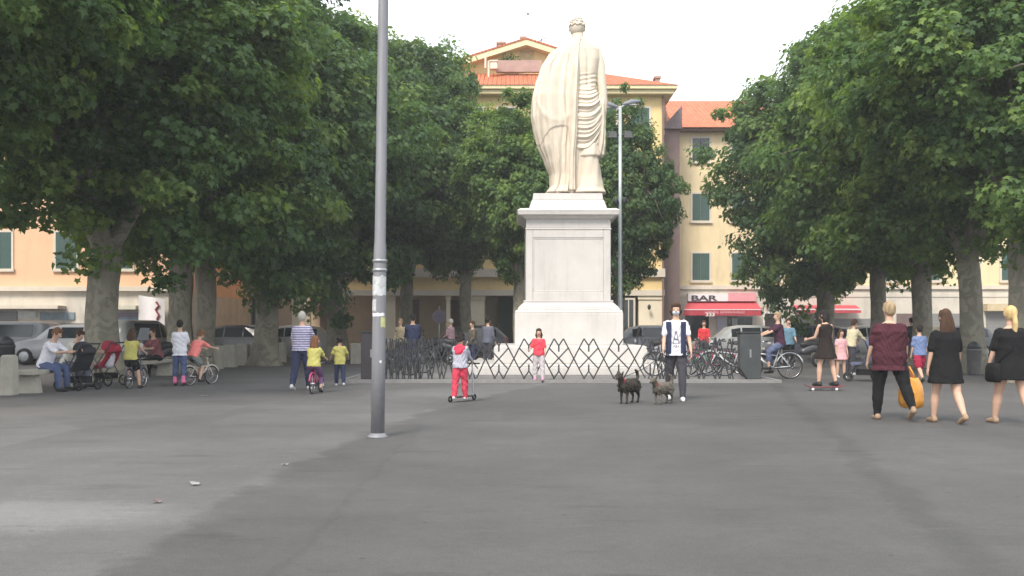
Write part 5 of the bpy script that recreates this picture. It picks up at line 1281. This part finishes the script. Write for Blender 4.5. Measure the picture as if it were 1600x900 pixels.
def crown_mesh(seed, n_cl, per, leaf, name, droop=.25):
    """unit crown (radius about 1) made of leaf clumps, leaves in metres for a 5 m crown"""
    rg = np.random.default_rng(seed)
    Rr = 5.0
    d = rg.normal(size=(n_cl, 3)); d /= np.linalg.norm(d, axis=1)[:, None]
    # lumpy outline
    ph = rg.uniform(0, 6.28, 12); am = rg.uniform(.03, .09, 12); fr_ = rg.normal(size=(12, 3))*2.6
    lump = 1+sum(am[i]*np.sin(d@fr_[i]+ph[i]) for i in range(12))
    rad = rg.uniform(0, 1, n_cl)**.42; rad = .30+.70*rad
    c = d*(rad*lump)[:, None]*Rr
    crad = rg.uniform(.35, .95, n_cl)*(1.1-.35*rad)
    cn = rg.normal(.5, .22, n_cl)
    tp = 1-.30*np.maximum(0, c[:, 2]/Rr)-.10*np.maximum(0, -c[:, 2]/Rr); c[:, 0] *= tp; c[:, 1] *= tp; c *= .93
    N = n_cl*per
    ci = np.repeat(np.arange(n_cl), per)
    q = rg.normal(size=(N, 3)); q /= np.linalg.norm(q, axis=1)[:, None]
    rr = rg.uniform(0, 1, N)**.5
    pos = c[ci]+q*(rr*crad[ci])[:, None]*np.array([1.15, 1.15, .75])
    pos[:, 2] -= droop*rr*crad[ci]*.6
    out = pos/np.maximum(np.linalg.norm(pos, axis=1)[:, None], .01)
    nrm = q*.5+out*.55+np.array([0, 0, .65])+rg.normal(size=(N, 3))*.45
    nrm /= np.linalg.norm(nrm, axis=1)[:, None]
    tip = out*.5+q*.4+np.array([0, 0, -.75])+rg.normal(size=(N, 3))*.5
    tip -= nrm*np.sum(tip*nrm, axis=1)[:, None]; tip /= np.linalg.norm(tip, axis=1)[:, None]
    sd_ = np.cross(nrm, tip)
    sz_ = leaf*rg.uniform(.45, 1.35, N)
    shp = np.array([(0,0,0),(.46,-.04,-.10),(.34,.26,.0),(.60,.52,-.10),(.22,.58,.02),(0,1.05,-.14),(-.22,.58,.02),(-.60,.52,-.10),(-.34,.26,.0),(-.46,-.04,-.10)])
    V = pos[:, None, :]+sz_[:, None, None]*(shp[None, :, 0, None]*sd_[:, None, :]+shp[None, :, 1, None]*tip[:, None, :]+shp[None, :, 2, None]*nrm[:, None, :])
    V = V.reshape(-1, 3).astype(np.float32)
    me = bpy.data.meshes.new(name)
    me.vertices.add(N*10); me.vertices.foreach_set('co', V.ravel())
    # two quads per leaf sharing the midrib
    tri = np.array([0,1,2,3,4,5, 0,5,6,7,8,9])
    idx = (np.arange(N)[:, None]*10+tri[None, :]).ravel().astype(np.int32)
    me.loops.add(N*12); me.loops.foreach_set('vertex_index', idx)
    me.polygons.add(N*2); me.polygons.foreach_set('loop_start', np.arange(0, N*12, 6, dtype=np.int32)); me.polygons.foreach_set('loop_total', np.full(N*2, 6, dtype=np.int32))
    me.update()
    a = me.attributes.new('rnd', 'FLOAT', 'FACE'); v = np.clip(np.repeat(cn[ci]+rg.normal(0, .14, N), 2), 0, 1).astype(np.float32); a.data.foreach_set('value', v)
    return me, c
CR = [crown_mesh(11+i, 620, 130, .155, 'crown') for i in range(4)]
print('leaves per crown', 520*95)

def tree(px, D, H, rx, zc, rz, tr, label, seed, mt=M_LEAF, fork=3.4, x=None, leanx=0, lowbr=None, ry=None):
    rs = random.Random(seed); X = x if x is not None else WX(px, D)
    t = thing('plane_tree', label, 'tree', (X, D, 0), 0, 'plane trees round the square')
    b = MB(); ftop = Vector((leanx, 0, fork))
    pts = []; rad = []
    for z, k in ((-.05,1.75),(.12,1.42),(.4,1.20),(.9,1.04),(1.6,.96),(2.4,.95),(fork-.3,1.0),(fork+.2,.9)):
        f = max(0, z)/fork; pts.append((leanx*f+.04*math.sin(z*1.7+seed), .03*math.cos(z*1.3+seed), z)); rad.append(tr*k)
    # lumpy trunk
    rings = []
    for (x_, y_, z_), r_ in zip(pts, rad):
        rings.append([(x_+r_*(1+.07*math.sin(3*a+seed+z_*.8)+.05*math.sin(5*a+seed*2-z_))*math.cos(a), y_+r_*(1+.07*math.sin(3*a+seed+z_*.8)+.05*math.sin(5*a+seed*2-z_))*math.sin(a), z_) for a in [2*PI*k/20 for k in range(20)]])
    b.rings(rings)
    me, cs = CR[seed % 4]
    rot = rs.uniform(0, 2*PI); sc = (rx/5, (ry or rx)/5, rz/5)
    cr, sr = math.cos(rot), math.sin(rot)
    def cw(c): return Vector((sc[0]*(cr*c[0]-sr*c[1]), sc[1]*(sr*c[0]+cr*c[1]), sc[2]*c[2]+zc))
    limbs = []
    for i in range(6):
        a = i*2*PI/6+rs.uniform(-.4,.4); e = Vector((leanx+rx*.55*math.cos(a), (ry or rx)*.55*math.sin(a), zc+rz*rs.uniform(-.25,.5)))
        m1 = ftop.lerp(e, .35)+Vector((0,0,.35)); m2 = ftop.lerp(e, .7)+Vector((rs.uniform(-.3,.3),rs.uniform(-.3,.3),.35))
        b.limb([ftop-Vector((0,0,.3)), m1, m2, e], [tr*.58, tr*.40, tr*.25, tr*.10], 10); limbs.append((m1, m2, e))
    idx = list(range(len(cs))); rs.shuffle(idx)
    for i in idx[:45]:
        p = cw(cs[i]); l = min(limbs, key=lambda L_: min((L_[1]-p).length, (L_[2]-p).length)); s_ = l[1] if rs.random() < .5 else l[2]
        if (p-s_).length > 2.6: continue
        p = s_.lerp(p, .85)
        b.tube([s_, s_.lerp(p,.5)+Vector((0,0,.2)), p], [tr*.12, tr*.08, .015], 5)
    b.build('trunk', M_BARK, t, True)
    o = bpy.data.objects.new('crown', me); COL.objects.link(o); o.parent = t; o.location = (leanx*.5, 0, zc); o.rotation_euler = (0,0,rot)
    # scale after rotation (non-uniform in world) kept simple: swap to average in plan
    av = (sc[0]+sc[1])/2; o.scale = (av, av, sc[2])
    if not me.materials: me.materials.append(None)
    o.material_slots[0].link = 'OBJECT'; o.material_slots[0].material = mt
    return t
# left row
tree(-70, 17.0, 12, 4.7, 8.1, 4.4, .40, 'plane tree mostly outside the left edge with only its crown showing', 1, M_LEAF, x=-10.6)
tree(163, 24.4, 13, 5.5, 8.2, 4.9, .40, 'plane tree with the thickest mottled trunk behind the pushchairs', 2, M_LEAF)
tree(281, 29.5, 13, 5.2, 8.1, 5.4, .32, 'plane tree whose trunk stands behind the girl in pink skates', 3, M_LEAFB)
tree(320, 31.5, 13, 4.8, 9.0, 5.5, .32, 'plane tree whose trunk stands behind the coral cyclist', 4, M_LEAFB)
tree(415, 34.5, 14, 5.6, 8.5, 5.7, .42, 'plane tree with broad grey trunk left of the striped shirt man', 5, M_LEAFB)
tree(527, 41.5, 15, 5.8, 8.9, 6.2, .42, 'plane tree with leaning trunk behind the auburn haired girl', 6, M_LEAFB, leanx=-.2)
tree(636, 45.0, 15, 4.2, 9.8, 6.0, .30, 'plane tree farthest back in the left row near the arcade', 7, M_LEAFB)
tree(0, 28.0, 14, 6.0, 11, 5.0, .4, 'plane tree of the outer left row behind the thick trunk', 15, M_LEAFB, x=-24.5)
tree(0, 40.0, 14, 6.0, 10.5, 6.0, .3, 'plane tree of the outer left row near the peach building corner', 14, M_LEAFB, x=-13.6)
# behind the monument
tree(812, 39.5, 12, 3.2, 7.0, 3.9, .26, 'plane tree hidden behind the left side of the pedestal', 8, M_LEAFY)
tree(966, 38.5, 12, 2.7, 6.6, 3.6, .26, 'plane tree hidden behind the right side of the pedestal', 9, M_LEAFB)
tree(728, 43.0, 12, 3.6, 8.0, 4.0, .26, 'plane tree between the left row and the monument', 13, M_LEAFB)
# right row
tree(1290, 41.5, 14, 5.1, 8.0, 5.7, .38, 'plane tree whose trunk stands behind the skateboarding girl', 10, M_LEAFB)
tree(1372, 37.0, 14, 4.9, 8.5, 5.8, .29, 'plane tree whose trunk rises behind the woman in maroon', 11, M_LEAF)
tree(1440, 33.0, 14, 5.1, 8.3, 5.5, .32, 'plane tree with trunk between the maroon and long haired women', 12, M_LEAFY)
tree(1525, 28.6, 14, 5.2, 8.3, 5.1, .32, 'plane tree with pale trunk behind the litter bin', 16, M_LEAFY, leanx=-.25)
tree(1597, 23.6, 13, 4.9, 8.0, 4.5, .31, 'plane tree with trunk at the right edge behind the blond woman', 17, M_LEAFY)
tree(0, 34.0, 14, 6.0, 11, 5.0, .4, 'plane tree of the outer right row behind the shops side', 18, M_LEAFB, x=21.5)
# roof garden shrub
o = shrub(((790-800)/27.8+.2, 53.8, 15.9), .55, 260, 'little green shrub on the roof terrace below the yellow gable')
